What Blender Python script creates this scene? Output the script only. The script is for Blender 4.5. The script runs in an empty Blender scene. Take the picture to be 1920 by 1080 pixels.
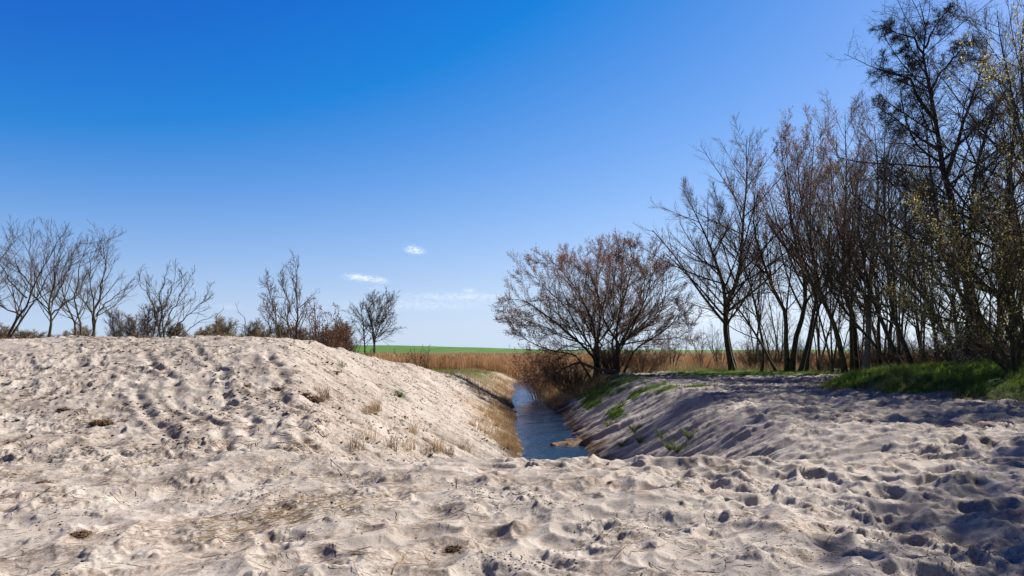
import bpy, math
import numpy as np
from mathutils import Vector
S = bpy.context.scene
C = S.collection
R_ = math.radians

# ---------------------------------------------------------------- camera
CAMH = 1.7
cam_d = bpy.data.cameras.new('camera'); cam = bpy.data.objects.new('camera', cam_d); C.objects.link(cam)
cam_d.lens = 24; cam_d.sensor_width = 36; cam_d.shift_y = 115/1920
cam_d.clip_start = 0.05; cam_d.clip_end = 6000
cam.location = (0, 0, CAMH); cam.rotation_euler = (R_(90), 0, 0)
S.camera = cam

# ---------------------------------------------------------------- light
SUN_AZ, SUN_EL = 53.0, 40.0            # azimuth from +Y towards +X
sd = Vector((math.sin(R_(SUN_AZ))*math.cos(R_(SUN_EL)), math.cos(R_(SUN_AZ))*math.cos(R_(SUN_EL)), math.sin(R_(SUN_EL))))
sun_d = bpy.data.lights.new('sun', 'SUN'); sun_d.energy = 5.0; sun_d.angle = R_(0.53); sun_d.color = (1.0, 0.91, 0.82)
sun = bpy.data.objects.new('sun', sun_d); C.objects.link(sun)
sun.rotation_euler = sd.to_track_quat('Z', 'Y').to_euler()

W = bpy.data.worlds.new('World'); S.world = W; W.use_nodes = True
nt = W.node_tree; N = nt.nodes; Lk = nt.links; N.clear()
out = N.new('ShaderNodeOutputWorld'); bg = N.new('ShaderNodeBackground'); bg.inputs['Strength'].default_value = 0.085
SKY_R = (.135, 2.3); SKY_G = (.098, 1.66); SKY_B = (.7, 1.35); HZ = (.09, .75)
sky = N.new('ShaderNodeTexSky'); sky.sky_type = 'NISHITA'; sky.sun_disc = False
sky.sun_elevation = R_(SUN_EL); sky.sun_rotation = R_(SUN_AZ); sky.altitude = 0
sky.air_density = 1.0; sky.dust_density = 0.2; sky.ozone_density = 3.0
EXPO = 0.8; STR = 0.085
def wmath(op, a, b=None, c=None):
    n = N.new('ShaderNodeMath'); n.operation = op
    for i, v in enumerate((a, b, c)):
        if v is None: continue
        if isinstance(v, (int, float)): n.inputs[i].default_value = v
        else: Lk.new(v, n.inputs[i])
    return n.outputs[0]
tc = N.new('ShaderNodeTexCoord')
sep = N.new('ShaderNodeSeparateXYZ'); Lk.new(tc.outputs['Generated'], sep.inputs[0])
zr = wmath('SQRT', wmath('ADD', wmath('MULTIPLY', sep.outputs[2], sep.outputs[2]), 0.006))
cv = N.new('ShaderNodeCombineXYZ'); Lk.new(sep.outputs[0], cv.inputs[0]); Lk.new(sep.outputs[1], cv.inputs[1]); Lk.new(zr, cv.inputs[2])
vnm = N.new('ShaderNodeVectorMath'); vnm.operation = 'NORMALIZE'; Lk.new(cv.outputs[0], vnm.inputs[0]); Lk.new(vnm.outputs[0], sky.inputs[0])
# deeper, cleaner blue: the channel response of the picture's polarised sky
sc_ = N.new('ShaderNodeSeparateColor'); Lk.new(sky.outputs[0], sc_.inputs[0]); cc_ = N.new('ShaderNodeCombineColor')
kk = 1/(2**EXPO)/STR
rr_ = wmath('MULTIPLY', wmath('MAXIMUM', wmath('SUBTRACT', wmath('MULTIPLY', sc_.outputs[0], STR), SKY_R[0]), 0.004), SKY_R[1]*kk)
gg_ = wmath('MULTIPLY', wmath('MAXIMUM', wmath('SUBTRACT', wmath('MULTIPLY', sc_.outputs[1], STR), SKY_G[0]), 0.01), SKY_G[1]*kk)
bb_ = wmath('MULTIPLY', wmath('POWER', wmath('MULTIPLY', sc_.outputs[2], STR), SKY_B[0]), SKY_B[1]*kk)
Lk.new(rr_, cc_.inputs[0]); Lk.new(gg_, cc_.inputs[1]); Lk.new(bb_, cc_.inputs[2])
hz = wmath('MULTIPLY', wmath('EXPONENT', wmath('MULTIPLY', wmath('ABSOLUTE', sep.outputs[2]), -1/HZ[0])), HZ[1])
hs = N.new('ShaderNodeMix'); hs.data_type = 'RGBA'; Lk.new(hz, hs.inputs['Factor']); Lk.new(cc_.outputs[0], hs.inputs['A']); hs.inputs['B'].default_value = (.60*kk, .73*kk, .88*kk, 1)
# the small clouds low over the field (direction space)
az = wmath('ARCTAN2', sep.outputs[0], sep.outputs[1])
el = wmath('ARCSINE', sep.outputs[2])
nz = N.new('ShaderNodeTexNoise'); nz.inputs['Scale'].default_value = 150; nz.inputs['Detail'].default_value = 6; nz.inputs['Roughness'].default_value = 0.6
mp = N.new('ShaderNodeMapping'); mp.inputs['Scale'].default_value = (1, 1, 2.2); Lk.new(tc.outputs['Generated'], mp.inputs[0]); Lk.new(mp.outputs[0], nz.inputs['Vector'])
total = None
for (px, py, wx, wy, amp) in ((772, 467, 9, 5, .62), (784, 471, 9, 4, .5), (668, 519, 15, 4, .5), (690, 523, 16, 4, .5), (712, 527, 10, 4, .45), (708, 541, 12, 3, .2), (880, 544, 9, 3, .3), (430, 575, 14, 4, .15),
                              (860, 556, 90, 6, .22), (780, 572, 120, 8, .16), (1330, 585, 80, 20, .3)):
    a0 = math.atan((px-960)/1280); e0 = math.atan((655-py)/1280*math.cos(a0))
    u = wmath('MULTIPLY', wmath('SUBTRACT', az, a0), 1280/wx)
    v = wmath('MULTIPLY', wmath('SUBTRACT', el, e0), 1280/wy)
    r2 = wmath('ADD', wmath('MULTIPLY', u, u), wmath('MULTIPLY', v, v))
    g = wmath('MULTIPLY', wmath('EXPONENT', wmath('MULTIPLY', r2, -0.8)), amp)
    total = g if total is None else wmath('ADD', total, g)
dens = wmath('MULTIPLY', total, wmath('MAXIMUM', wmath('SUBTRACT', wmath('MULTIPLY', nz.outputs[0], 4.2), 1.35), 0.0))
dens = wmath("MINIMUM", dens, 0.5)
mx = N.new('ShaderNodeMix'); mx.data_type = 'RGBA'
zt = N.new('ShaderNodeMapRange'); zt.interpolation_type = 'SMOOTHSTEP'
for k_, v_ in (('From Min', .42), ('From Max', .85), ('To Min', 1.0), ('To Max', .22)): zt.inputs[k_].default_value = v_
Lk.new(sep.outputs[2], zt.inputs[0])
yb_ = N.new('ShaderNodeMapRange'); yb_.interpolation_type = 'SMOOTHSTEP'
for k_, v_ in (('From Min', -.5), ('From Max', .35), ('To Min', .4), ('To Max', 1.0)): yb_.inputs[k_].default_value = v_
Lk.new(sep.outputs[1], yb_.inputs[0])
dk = N.new('ShaderNodeVectorMath'); dk.operation = 'SCALE'; Lk.new(hs.outputs['Result'], dk.inputs[0]); Lk.new(wmath('MULTIPLY', zt.outputs[0], yb_.outputs[0]), dk.inputs['Scale'])  # added dimming of the sky overhead and behind the camera, weakens fill light
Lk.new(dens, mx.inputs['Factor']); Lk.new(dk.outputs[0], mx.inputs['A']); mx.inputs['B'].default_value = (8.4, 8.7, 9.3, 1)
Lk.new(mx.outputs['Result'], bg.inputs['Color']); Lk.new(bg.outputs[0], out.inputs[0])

S.view_settings.view_transform = 'Standard'; S.view_settings.look = 'None'
S.view_settings.exposure = EXPO; S.view_settings.gamma = 1
S.render.engine = 'CYCLES'

# ---------------------------------------------------------------- noise
def sm(a, b, x):
    t = np.clip((x-a)/(b-a), 0, 1); return t*t*(3-2*t)
def h2(ix, iy, s):
    n = (ix.astype(np.int64)*374761393 + iy.astype(np.int64)*668265263 + s*1442695041) & 0xFFFFFFFF
    n = ((n ^ (n >> 13))*1274126177) & 0xFFFFFFFF
    n = ((n ^ (n >> 16))*2246822519) & 0xFFFFFFFF
    return ((n ^ (n >> 15)) & 0xFFFFFF)/float(0xFFFFFF)
def vn(x, y, s=0):
    ix = np.floor(x); iy = np.floor(y); fx = x-ix; fy = y-iy
    fx = fx*fx*fx*(fx*(fx*6-15)+10); fy = fy*fy*fy*(fy*(fy*6-15)+10)
    a = h2(ix, iy, s); b = h2(ix+1, iy, s); c = h2(ix, iy+1, s); d = h2(ix+1, iy+1, s)
    return (a+(b-a)*fx)*(1-fy)+(c+(d-c)*fx)*fy - .5
def fbm(x, y, s=0, o=4, g=.5):
    r = 0; a = 1.0
    for i in range(o):
        r = r+a*vn(x*2**i+17.3*i, y*2**i-9.1*i, s+i); a *= g
    return r
def pits(x, y, cell, s, q, dmin, dmax, asp=1.5, prob=1.0):
    """overlapping trodden hollows: lower envelope of tilted paraboloids -> crisp crests between them"""
    gx = np.floor(x/cell); gy = np.floor(y/cell); best = np.zeros_like(x)
    for i in (-1, 0, 1):
        for j in (-1, 0, 1):
            cx = gx+i; cy = gy+j
            px = (cx+.12+.76*h2(cx, cy, s))*cell; py = (cy+.12+.76*h2(cx, cy, s+1))*cell
            an = h2(cx, cy, s+2)*math.pi; d = dmin+(dmax-dmin)*h2(cx, cy, s+3)
            d = np.where(h2(cx, cy, s+4) < prob, d, 0)
            dx = x-px; dy = y-py; ca = np.cos(an); sa = np.sin(an)
            u = (dx*ca+dy*sa)/asp; v = -dx*sa+dy*ca
            r2 = u*u+v*v
            best = np.minimum(best, np.where(d > 0, -d+q*r2*(1+.5*np.tanh(v*8)), 0))
    return best
def smin(a, b, k):
    h = np.clip(.5+.5*(b-a)/k, 0, 1); return b*(1-h)+a*h-k*h*(1-h)
def smax(a, b, k): return -smin(-a, -b, k)

TY = np.array([-50, 10.4, 12, 14, 16, 19, 21.5, 24, 27, 31.5, 38, 43, 50, 60, 85, 130, 3000.])
TZ = np.array([0, 0, .1, .38, .85, 1.6, 2.08, 2.08, 1.78, 1.42, .98, .3, 0, -.2, -.95, -.95, -.95])
_ty = np.linspace(-50, 140, 3800); _tz = np.interp(_ty, TY, TZ); _k = np.hanning(41); _tz = np.convolve(np.pad(_tz, 20, 'edge'), _k/_k.sum(), 'valid')
WATER = -2.2
EDGE_Y = [10, 15, 21, 24, 27, 30, 34, 38, 45, 60]; EDGE_X = [22, 18, 15.9, 14.2, 13.6, 13.3, 15.2, 19, 24, 30]
TRAILS = [[(-3.2, 10.6), (-4.6, 12.5), (-6.2, 15), (-7.6, 17.5), (-9.3, 20), (-12, 23)],
          [(-3.9, 10.6), (-5.3, 12.4), (-7.2, 15), (-9.2, 17.7), (-11.0, 20), (-13.5, 23)],
          [(-5.0, 10.5), (-6.6, 13), (-9.2, 16.2), (-12.2, 19.6), (-15.5, 23)],
          [(-2.6, 10.9), (-4.0, 13.1), (-5.4, 16), (-6.5, 18.5), (-7.7, 21), (-8.6, 23.5)]]
def centre(y): return 1.45+np.where(y > 74, .018*(y-74)**2, 0)+.22*np.sin(y*.21)*sm(30, 50, y)
def base(x, y):
    """large shapes: trodden plain, dune on the left, ditch, grass bank on the right, low meadow and far field"""
    T = np.interp(y, _ty, _tz)
    lft = sm(-1, -4.2, x)
    T = T*(1+.012*np.sin(x*.55+1)+.012*np.sin(x*1.3+1)) - .35*sm(-16, -40, x)*sm(15, 22, y)
    farz = -.95*sm(58, 76, y)
    z = np.where(T > 0, T*lft, 0)+np.where(T < 0, T*lft, 0)+farz*(1-lft)
    z = z+.05*np.sin(x*.31+y*.17)*sm(-2, 3, x)*sm(11, 20, y)
    d = x-np.interp(y, EDGE_Y, EDGE_X)+.5*vn(x*.7, y*.7, 5)
    z = z+(.52*sm(0, 2.2, d)+.45*sm(2, 9, d)+.12*fbm(x*.8, y*.8, 6, 3)*sm(0, 1.5, d))*sm(62, 40, y)*sm(12, 19, y)
    c = centre(y)
    edge = .12*vn(y*.5, y*0+3, 11)+.2*vn(y*1.7, y*0, 12)
    hr = 1.35+edge; hl = 1.35-.45*sm(34, 24, y)+.18*vn(y*.9, y*0+7, 13)
    rs = WATER-.05+.55*(x-c-hr)-.02*(x-c-hr)**2*0
    ls = WATER-.05+.555*(c-hl-x)
    bed = smax(smax(rs, ls, .25), np.full_like(x, WATER-.3), .2)
    bed = bed+.09*fbm(x*.9, y*.5, 21, 3)
    yb = 11.0-.55*sm(1.0, 3.5, x)+.8*sm(4.2, 6.0, x)+.12*vn(x*.8, y*0, 31)+.05*vn(x*3.1, y*0, 32)
    back = -(y-yb)*.62
    bed = smax(bed, back, .12)
    k = .18+.7*sm(3, 7, x)*sm(30, 12, y)+.35*sm(22, 40, y)
    z2 = smin(z, bed, k)
    endw = sm(100, 92, y)
    z = z*(1-endw)+z2*endw
    # spit of washed sand into the water
    sp = np.exp(-(((x-2.6)/.95)**2+((y-28.3-(x-2.5)*.35)/.95)**2))
    z = np.maximum(z, np.where(sp > .3, WATER-.12+.28*sp, -9))
    # far field
    ff = sm(150, 220, y); ff2 = sm(200, 470, y)
    xx = x/np.maximum(y, 1)
    z = z+ff*1.95+ff2*(3.5*sm(.10, -.2, xx)-.75*sm(.0, .25, xx)+.3)*sm(900, 470, y)*1.0
    return z
def masks(x, y):
    zb = base(x, y)
    c = centre(y)
    inside = sm(.12, .5, np.abs((base(x+.25, y)-zb)/.25))   # steepness across the ditch
    bank = np.where((x > -9) & (x < 8.5) & (y > 10.9) & (y < 96), inside, 0)
    d = x-np.interp(y, EDGE_Y, EDGE_X)
    n = fbm(x*.8, y*.8, 41, 4); n2 = fbm(x*2.7, y*2.7, 51, 3)
    grassb = sm(-.15, .45, d+1.1*n+.3*n2)*sm(16, 20, y)*sm(62, 46, y)
    strip = sm(9, 15, x)*sm(42.5, 45.5, y+1.5*n+1.0*n2)*sm(66, 54, y)
    rim = 0
    for (cx_, cy_, rx_, ry_) in ((5.7, 43, 1.5, 7), (4.8, 45, .9, 5), (4.5, 38.5, .55, 3.2), (6.3, 32.5, 1.0, 1.3), (7.4, 30.5, 1.6, .6), (4.65, 31, .4, 1.6), (9.5, 44, 3.5, .8)):
        rim = np.maximum(rim, np.exp(-((x-cx_)/rx_)**2-((y-cy_)/ry_)**2))
    rim = sm(.25, .6, rim+.55*n+.45*n2)*sm(.03, .15, rim)*(y > 27)
    leftg = sm(0, -5, x)*sm(50, 58, y+4*n)*sm(92, 80, y)*.95
    leftr = np.exp(-(((x+4.4)/1.3)**2))*sm(40, 50, y)*sm(96, 84, y)*sm(-.2, .2, n+n2*.5)*.8
    far = sm(198, 206, y)*sm(900, 700, y)
    grass = np.clip(np.maximum.reduce([grassb, strip, rim, leftg, leftr]), 0, 1)
    hw = zb-WATER
    soil = sm(.55, .1, hw+.35*n+.2*n2)*sm(11.5, 13, y)
    soil = np.maximum(soil, sm(6, 7, x)*sm(48, 52, y+n*2)*sm(400, 300, y)*.9*(1-strip))
    soil = np.maximum(soil, sm(18, 22, x-np.interp(y, EDGE_Y, EDGE_X)+15)*.8*sm(12, 20, y)*sm(200, 150, y)*sm(1.5, 3.5, d))
    soil = np.maximum(soil, sm(2.0, 3.2, x)*sm(8, 6, x)*sm(40, 62, y)*.8*sm(-.3, .3, n+.2))
    soil = np.maximum(soil, sm(186, 190, y)*sm(206, 203, y))
    straw = sm(1.6, .5, hw+.7*n+.4*n2)*sm(24, 32, y)*sm(1, 0, x)*.75
    straw = np.maximum(straw, sm(-1, .4, x)*0+sm(76, 84, y)*sm(190, 180, y))
    straw = np.maximum(straw, sm(-14, -20, x)*sm(24, 30, y)*sm(190, 180, y))
    straw = np.maximum(straw, sm(-6, -9, x)*sm(28, 34, y)*sm(190, 180, y))
    straw = np.maximum(straw, sm(5, 9, x)*sm(56, 62, y)*sm(190, 180, y)*.8)
    return zb, bank, grass, soil, straw, far
def height(x, y, full=False):
    zb, bank, grass, soil, straw, far = masks(x, y)
    near = sm(90, 55, y)
    dune = sm(-3.5, -5.5, x)*sm(10.5, 13, y)
    sandy = (1-bank)*(1-.75*grass)*near
    wx = x+.15*fbm(x*1.9, y*1.9, 61, 2); wy = y+.15*fbm(x*1.9, y*1.9, 71, 2)
    tread = .5+.5*sm(-.25, .2, fbm(x*.35+3, y*.35, 81, 3)+.15*sm(0, 5, x))
    ft = pits(wx, wy, .40, 91, 2.0, .035, .125, 1.35, .95)
    ft2 = pits(wx+4.1, wy-2.2, .22, 101, 3.0, .0, .055, 1.3, .5)
    z = zb+sandy*((ft+.8*ft2)*tread*(.9+.42*sm(-3, 1, x))*(1-.15*dune)+.15*(1-.45*dune)*fbm(x*.75, y*.75, 111, 3, .5))
    rg = (1-2.6*np.abs(vn(wx*1.7+.4*wy, wy*2.0, 116)))*.6+(1-2.6*np.abs(vn(wx*3.6, wy*4.0-.4*wx, 117)))*.28
    z = z+sandy*.10*rg*(.35+.65*sm(-1, 4, x))*(1-.45*dune)
    rough = sm(.0, .3, fbm(x*.9+7, y*.9, 121, 3)+.10*sm(-2, -6, x)*sm(13, 8, y))
    cr = pits(wx*1.0+9, wy, .085, 131, 5, .0, .02, 1.2, .7)
    z = z+near*(1-.6*bank)*(cr*(.12+1.1*rough)+.022*fbm(x*8, y*8, 141, 4, .6)*(.22+1.1*rough))
    # clods of darker crust standing proud
    # slides and runnels down the ditch slopes
    st = fbm(y*2.6+.25*x, x*.33, 151, 4, .6); st2 = fbm(y*9+.6*x, x*.9, 161, 3)
    z = z+bank*near*(.035*fbm(x*5, y*5, 163, 4, .6)+.17*st*(1-.3*sm(0, -2, x))+.045*st2)
    lump = np.maximum(fbm(x*3.2, y*3.2, 171, 4, .6)-.22, 0)
    z = z+bank*near*lump*.13*sm(1, -1, x)+(1-bank)*near*lump*.10
    z = z+grass*near*.12*fbm(x*1.3, y*1.3, 181, 4)
    # wheel and foot trails climbing the dune
    m = (x < -1.5) & (x > -18) & (y > 9.5) & (y < 25)
    if m.any():
        xm = x[m]; ym = y[m]; dz = np.zeros_like(xm)
        for k, tr in enumerate(TRAILS):
            t = np.array(tr); ctr = np.interp(ym, t[:, 1], t[:, 0])+.12*np.sin(ym*1.9+k*2)+.25*vn(ym*2.3, ym*0+k, 77)
            dd = np.abs(xm-ctr)*.75
            dz += (-.032*np.exp(-(dd/.08)**2)*(1+.6*np.sin(ym*9+k+2*vn(ym*3, ym*0, k)))+.018*np.exp(-((dd-.19)/.08)**2))*(.25+1.3*np.clip(vn(ym*.8, ym*0+k*3, 78)+.5, 0, 1))*sm(10.2, 11.5, ym)*sm(24.5, 22, ym)
        z[m] = z[m]+dz
    if full: return z, bank, grass, soil, straw, far
    return z
def ground(x, y): return float(base(np.array([float(x)]), np.array([float(y)]))[0])
def at(px, py, D): return np.array([(px-960)/1280*D, D, CAMH+(655-py)/1280*D])

# ---------------------------------------------------------------- helpers
def quads(name, V, F, mat, parent=None, smooth=False, origin=None):
    V = np.asarray(V, dtype=np.float32).reshape(-1, 3); F = np.asarray(F, dtype=np.int32)
    n = F.shape[1]
    if origin is not None: V = V-np.asarray(origin, dtype=np.float32)
    me = bpy.data.meshes.new(name)
    me.vertices.add(len(V)); me.vertices.foreach_set('co', V.ravel())
    me.loops.add(F.size); me.loops.foreach_set('vertex_index', F.ravel())
    me.polygons.add(len(F)); me.polygons.foreach_set('loop_start', np.arange(len(F), dtype=np.int32)*n)
    me.polygons.foreach_set('loop_total', np.full(len(F), n, dtype=np.int32))
    if smooth: me.polygons.foreach_set('use_smooth', np.ones(len(F), dtype=bool))
    me.update(calc_edges=True); me.materials.append(mat)
    o = bpy.data.objects.new(name, me); C.objects.link(o)
    if parent is not None: o.parent = parent
    elif origin is not None: o.location = Vector(origin)
    return o
def tag(o, label, cat, group=None, kind=None):
    if label: o['label'] = label
    if cat: o['category'] = cat
    if group: o['group'] = group
    if kind: o['kind'] = kind
    return o
def empty(name, loc, label, cat, group=None):
    o = bpy.data.objects.new(name, None); C.objects.link(o); o.location = Vector([float(v) for v in loc]); o.empty_display_size = .3
    return tag(o, label, cat, group)
def copy_thing(o, loc, rz, sc, label, group=None):
    c = o.copy(); C.objects.link(c); c.location = Vector([float(v) for v in loc]); c.rotation_euler = (0, 0, rz); c.scale = sc if hasattr(sc, '__len__') else (sc, sc, sc)
    c['label'] = label
    if group: c['group'] = group
    for ch in list(o.children):
        d = ch.copy(); C.objects.link(d); d.parent = c
        for g_ in list(ch.children):
            h_ = g_.copy(); C.objects.link(h_); h_.parent = d
    return c
def norm(v): return v/np.maximum(np.linalg.norm(v, axis=-1, keepdims=True), 1e-9)

# ---------------------------------------------------------------- materials
def material(name, c1, c2, scale=6, rough=.85, detail=5, bump=0, extra=None, lo=.35, hi=.65, spec=.3, coord='Object', trans=0, randv=0):
    m = bpy.data.materials.new(name); m.use_nodes = True; t = m.node_tree; n = t.nodes; l = t.links
    p = n['Principled BSDF']; p.inputs['Roughness'].default_value = rough
    p.inputs['Specular IOR Level'].default_value = spec
    tcn = n.new('ShaderNodeTexCoord'); no = n.new('ShaderNodeTexNoise'); no.inputs['Scale'].default_value = scale; no.inputs['Detail'].default_value = detail
    l.new(tcn.outputs[coord], no.inputs['Vector'])
    cr = n.new('ShaderNodeValToRGB'); cr.color_ramp.elements[0].position = lo; cr.color_ramp.elements[1].position = hi
    cr.color_ramp.elements[0].color = (*c1, 1); cr.color_ramp.elements[1].color = (*c2, 1)
    l.new(no.outputs[0], cr.inputs[0]); col = cr.outputs[0]
    if randv:
        oi = n.new('ShaderNodeObjectInfo'); hv = n.new('ShaderNodeHueSaturation'); mr = n.new('ShaderNodeMapRange')
        mr.inputs['To Min'].default_value = 1-randv; mr.inputs['To Max'].default_value = 1+randv
        l.new(oi.outputs['Random'], mr.inputs[0]); l.new(mr.outputs[0], hv.inputs['Value']); l.new(col, hv.inputs['Color']); col = hv.outputs[0]
    l.new(col, p.inputs['Base Color'])
    if bump:
        b = n.new('ShaderNodeBump'); b.inputs['Strength'].default_value = bump; b.inputs['Distance'].default_value = .02
        l.new(no.outputs[0], b.inputs['Height']); l.new(b.outputs[0], p.inputs['Normal'])
    if trans:
        tr = n.new('ShaderNodeBsdfTranslucent'); ms = n.new('ShaderNodeMixShader'); ms.inputs[0].default_value = trans
        l.new(col, tr.inputs[0]); l.new(p.outputs[0], ms.inputs[1]); l.new(tr.outputs[0], ms.inputs[2]); l.new(ms.outputs[0], n['Material Output'].inputs[0])
    return m
M = {}
M['bark'] = material('bark', (.035, .028, .022), (.10, .085, .06), 9, bump=.6, randv=.2)
M['bark_moss'] = material('mossy_bark', (.05, .04, .03), (.115, .105, .05), 3, bump=.6, randv=.15)
M['bark_pale'] = material('pale_bark', (.09, .08, .065), (.22, .20, .17), 7, bump=.5)
M['bark_alder'] = material('alder_bark', (.03, .027, .026), (.075, .068, .06), 9, bump=.6)
M['twig'] = material('twig', (.085, .06, .047), (.17, .125, .095), 2, randv=.2)
M['twig_red'] = material('reddish_twig', (.13, .075, .052), (.24, .15, .105), 1.2)
M['twig_grey'] = material('grey_twig', (.07, .058, .05), (.13, .11, .095), 1.2)
M['twig_dark'] = material('dark_twig', (.045, .038, .036), (.09, .075, .066), 2)
M['bud_red'] = material('russet_bud', (.18, .10, .07), (.40, .25, .18), 2.5, trans=.5)
M['bud_dark'] = material('alder_cone', (.02, .017, .016), (.06, .045, .04), 3)
M['catkin'] = material('yellow_catkin', (.34, .32, .09), (.66, .60, .24), 3, trans=.5)
M['leaf_dead'] = material('dead_leaf', (.10, .035, .018), (.22, .085, .04), 3, trans=.3)
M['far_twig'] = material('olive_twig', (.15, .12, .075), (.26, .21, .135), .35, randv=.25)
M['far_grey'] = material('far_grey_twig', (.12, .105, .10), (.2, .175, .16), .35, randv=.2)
M['straw'] = material('dry_straw', (.26, .165, .075), (.56, .42, .24), 3, rough=.75, trans=.25)
M['straw_dark'] = material('brown_stalk', (.12, .07, .035), (.32, .20, .10), 3, rough=.8)
M['reed'] = material('dry_reed', (.30, .165, .07), (.62, .43, .25), .45, rough=.7, trans=.3, detail=8)
M['grass'] = material('grass_blade', (.05, .10, .016), (.20, .32, .05), 1.4, rough=.6, trans=.45, detail=6)
M['weed'] = material('weed_leaf', (.07, .12, .025), (.20, .27, .06), 6, rough=.6, trans=.4)
M['clod'] = material('dark_clod', (.05, .042, .036), (.17, .14, .12), 30, rough=.95)
M['root'] = material('root_mat', (.035, .025, .018), (.13, .09, .055), 20, rough=.95)
M['stone'] = material('grey_stone', (.22, .21, .20), (.42, .40, .38), 25, rough=.7, bump=.3)
M['shell'] = material('white_shell', (.65, .64, .62), (.8, .8, .78), 20, rough=.4)
M['driftwood'] = material('weathered_wood', (.05, .042, .036), (.14, .12, .10), 8, rough=.9, bump=.4)

# ---- ground material
def ground_material():
    m = bpy.data.materials.new('sand_and_turf'); m.use_nodes = True; t = m.node_tree; n = t.nodes; l = t.links
    p = n['Principled BSDF']; p.inputs['Roughness'].default_value = .92; p.inputs['Specular IOR Level'].default_value = .18
    geo = n.new('ShaderNodeNewGeometry'); pos = geo.outputs['Position']
    at_ = n.new('ShaderNodeAttribute'); at_.attribute_name = 'zone'
    sp = n.new('ShaderNodeSeparateColor'); l.new(at_.outputs['Color'], sp.inputs[0])
    def noise(sc, det=4, ro=.55, vec=pos):
        x = n.new('ShaderNodeTexNoise'); x.inputs['Scale'].default_value = sc; x.inputs['Detail'].default_value = det; x.inputs['Roughness'].default_value = ro
        l.new(vec, x.inputs['Vector']); return x.outputs[0]
    def ramp(f, a, b, ca=(0, 0, 0), cb=(1, 1, 1)):
        r = n.new('ShaderNodeValToRGB'); r.color_ramp.elements[0].position = a; r.color_ramp.elements[1].position = b
        r.color_ramp.elements[0].color = (*ca, 1); r.color_ramp.elements[1].color = (*cb, 1); l.new(f, r.inputs[0]); return r.outputs[0]
    def mix(f, a, b):
        x = n.new('ShaderNodeMix'); x.data_type = 'RGBA'
        for k, v in (('Factor', f), ('A', a), ('B', b)):
            if isinstance(v, float): x.inputs[k].default_value = v
            elif isinstance(v, tuple): x.inputs[k].default_value = (*v, 1)
            else: l.new(v, x.inputs[k])
        return x.outputs['Result']
    def mul(a, b):
        x = n.new('ShaderNodeMath'); x.operation = 'MULTIPLY'
        for i, v in enumerate((a, b)):
            if isinstance(v, float): x.inputs[i].default_value = v
            else: l.new(v, x.inputs[i])
        return x.outputs[0]
    sand = ramp(noise(.5, 5), .35, .68, (.365, .338, .303), (.525, .488, .443))
    sand = mix(mul(ramp(noise(2.3, 6, .65), .50, .72), .55), sand, (.36, .30, .25))
    sand = mix(mul(ramp(noise(230, 2), .52, .70), .6), sand, (.22, .18, .15))      # grains
    sand = mix(mul(ramp(noise(95, 2, .6), .60, .66), .7), sand, (.15, .12, .095))
    sand = mix(mul(ramp(noise(34, 4, .7), .62, .67), .8), sand, (.10, .075, .055))   # crumbs of litter
    sand = mix(mul(mul(ramp(noise(1.1, 4), .44, .62), ramp(noise(15, 6, .75), .51, .60)), .75), sand, (.14, .115, .09))
    at3 = n.new('ShaderNodeAttribute'); at3.attribute_name = 'litter'
    sand = mix(mul(mul(at3.outputs['Fac'], ramp(noise(13, 7, .8), .45, .56)), .85), sand, ramp(noise(3, 3), .4, .6, (.10, .065, .04), (.25, .185, .13)))
    soil = ramp(noise(2.2, 7, .7), .32, .68, (.05, .036, .024), (.20, .135, .085))
    turf = ramp(noise(3.0, 7, .7), .35, .68, (.035, .055, .014), (.12, .19, .035))
    strw = ramp(noise(1.6, 8, .75), .3, .7, (.17, .105, .055), (.40, .28, .15))
    vec = n.new('ShaderNodeMapping'); vec.inputs['Scale'].default_value = (.6, .03, 1); l.new(pos, vec.inputs[0])
    crop = ramp(noise(.25, 6, .6, vec.outputs[0]), .3, .7, (.055, .13, .018), (.085, .19, .028))
    c = mix(sp.outputs[2], sand, strw); c = mix(sp.outputs[1], c, soil); c = mix(sp.outputs[0], c, turf)
    at2 = n.new('ShaderNodeAttribute'); at2.attribute_name = 'field'
    c = mix(at2.outputs['Fac'], c, crop)
    l.new(c, p.inputs['Base Color'])
    b = n.new('ShaderNodeBump'); b.inputs['Strength'].default_value = .5; b.inputs['Distance'].default_value = .012
    hgt = n.new('ShaderNodeMath'); hgt.operation = 'ADD'; l.new(noise(60, 5, .7), hgt.inputs[0]); l.new(noise(14, 4, .6), hgt.inputs[1])
    l.new(hgt.outputs[0], b.inputs['Height']); l.new(b.outputs[0], p.inputs['Normal'])
    return m
M['ground'] = ground_material()

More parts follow.
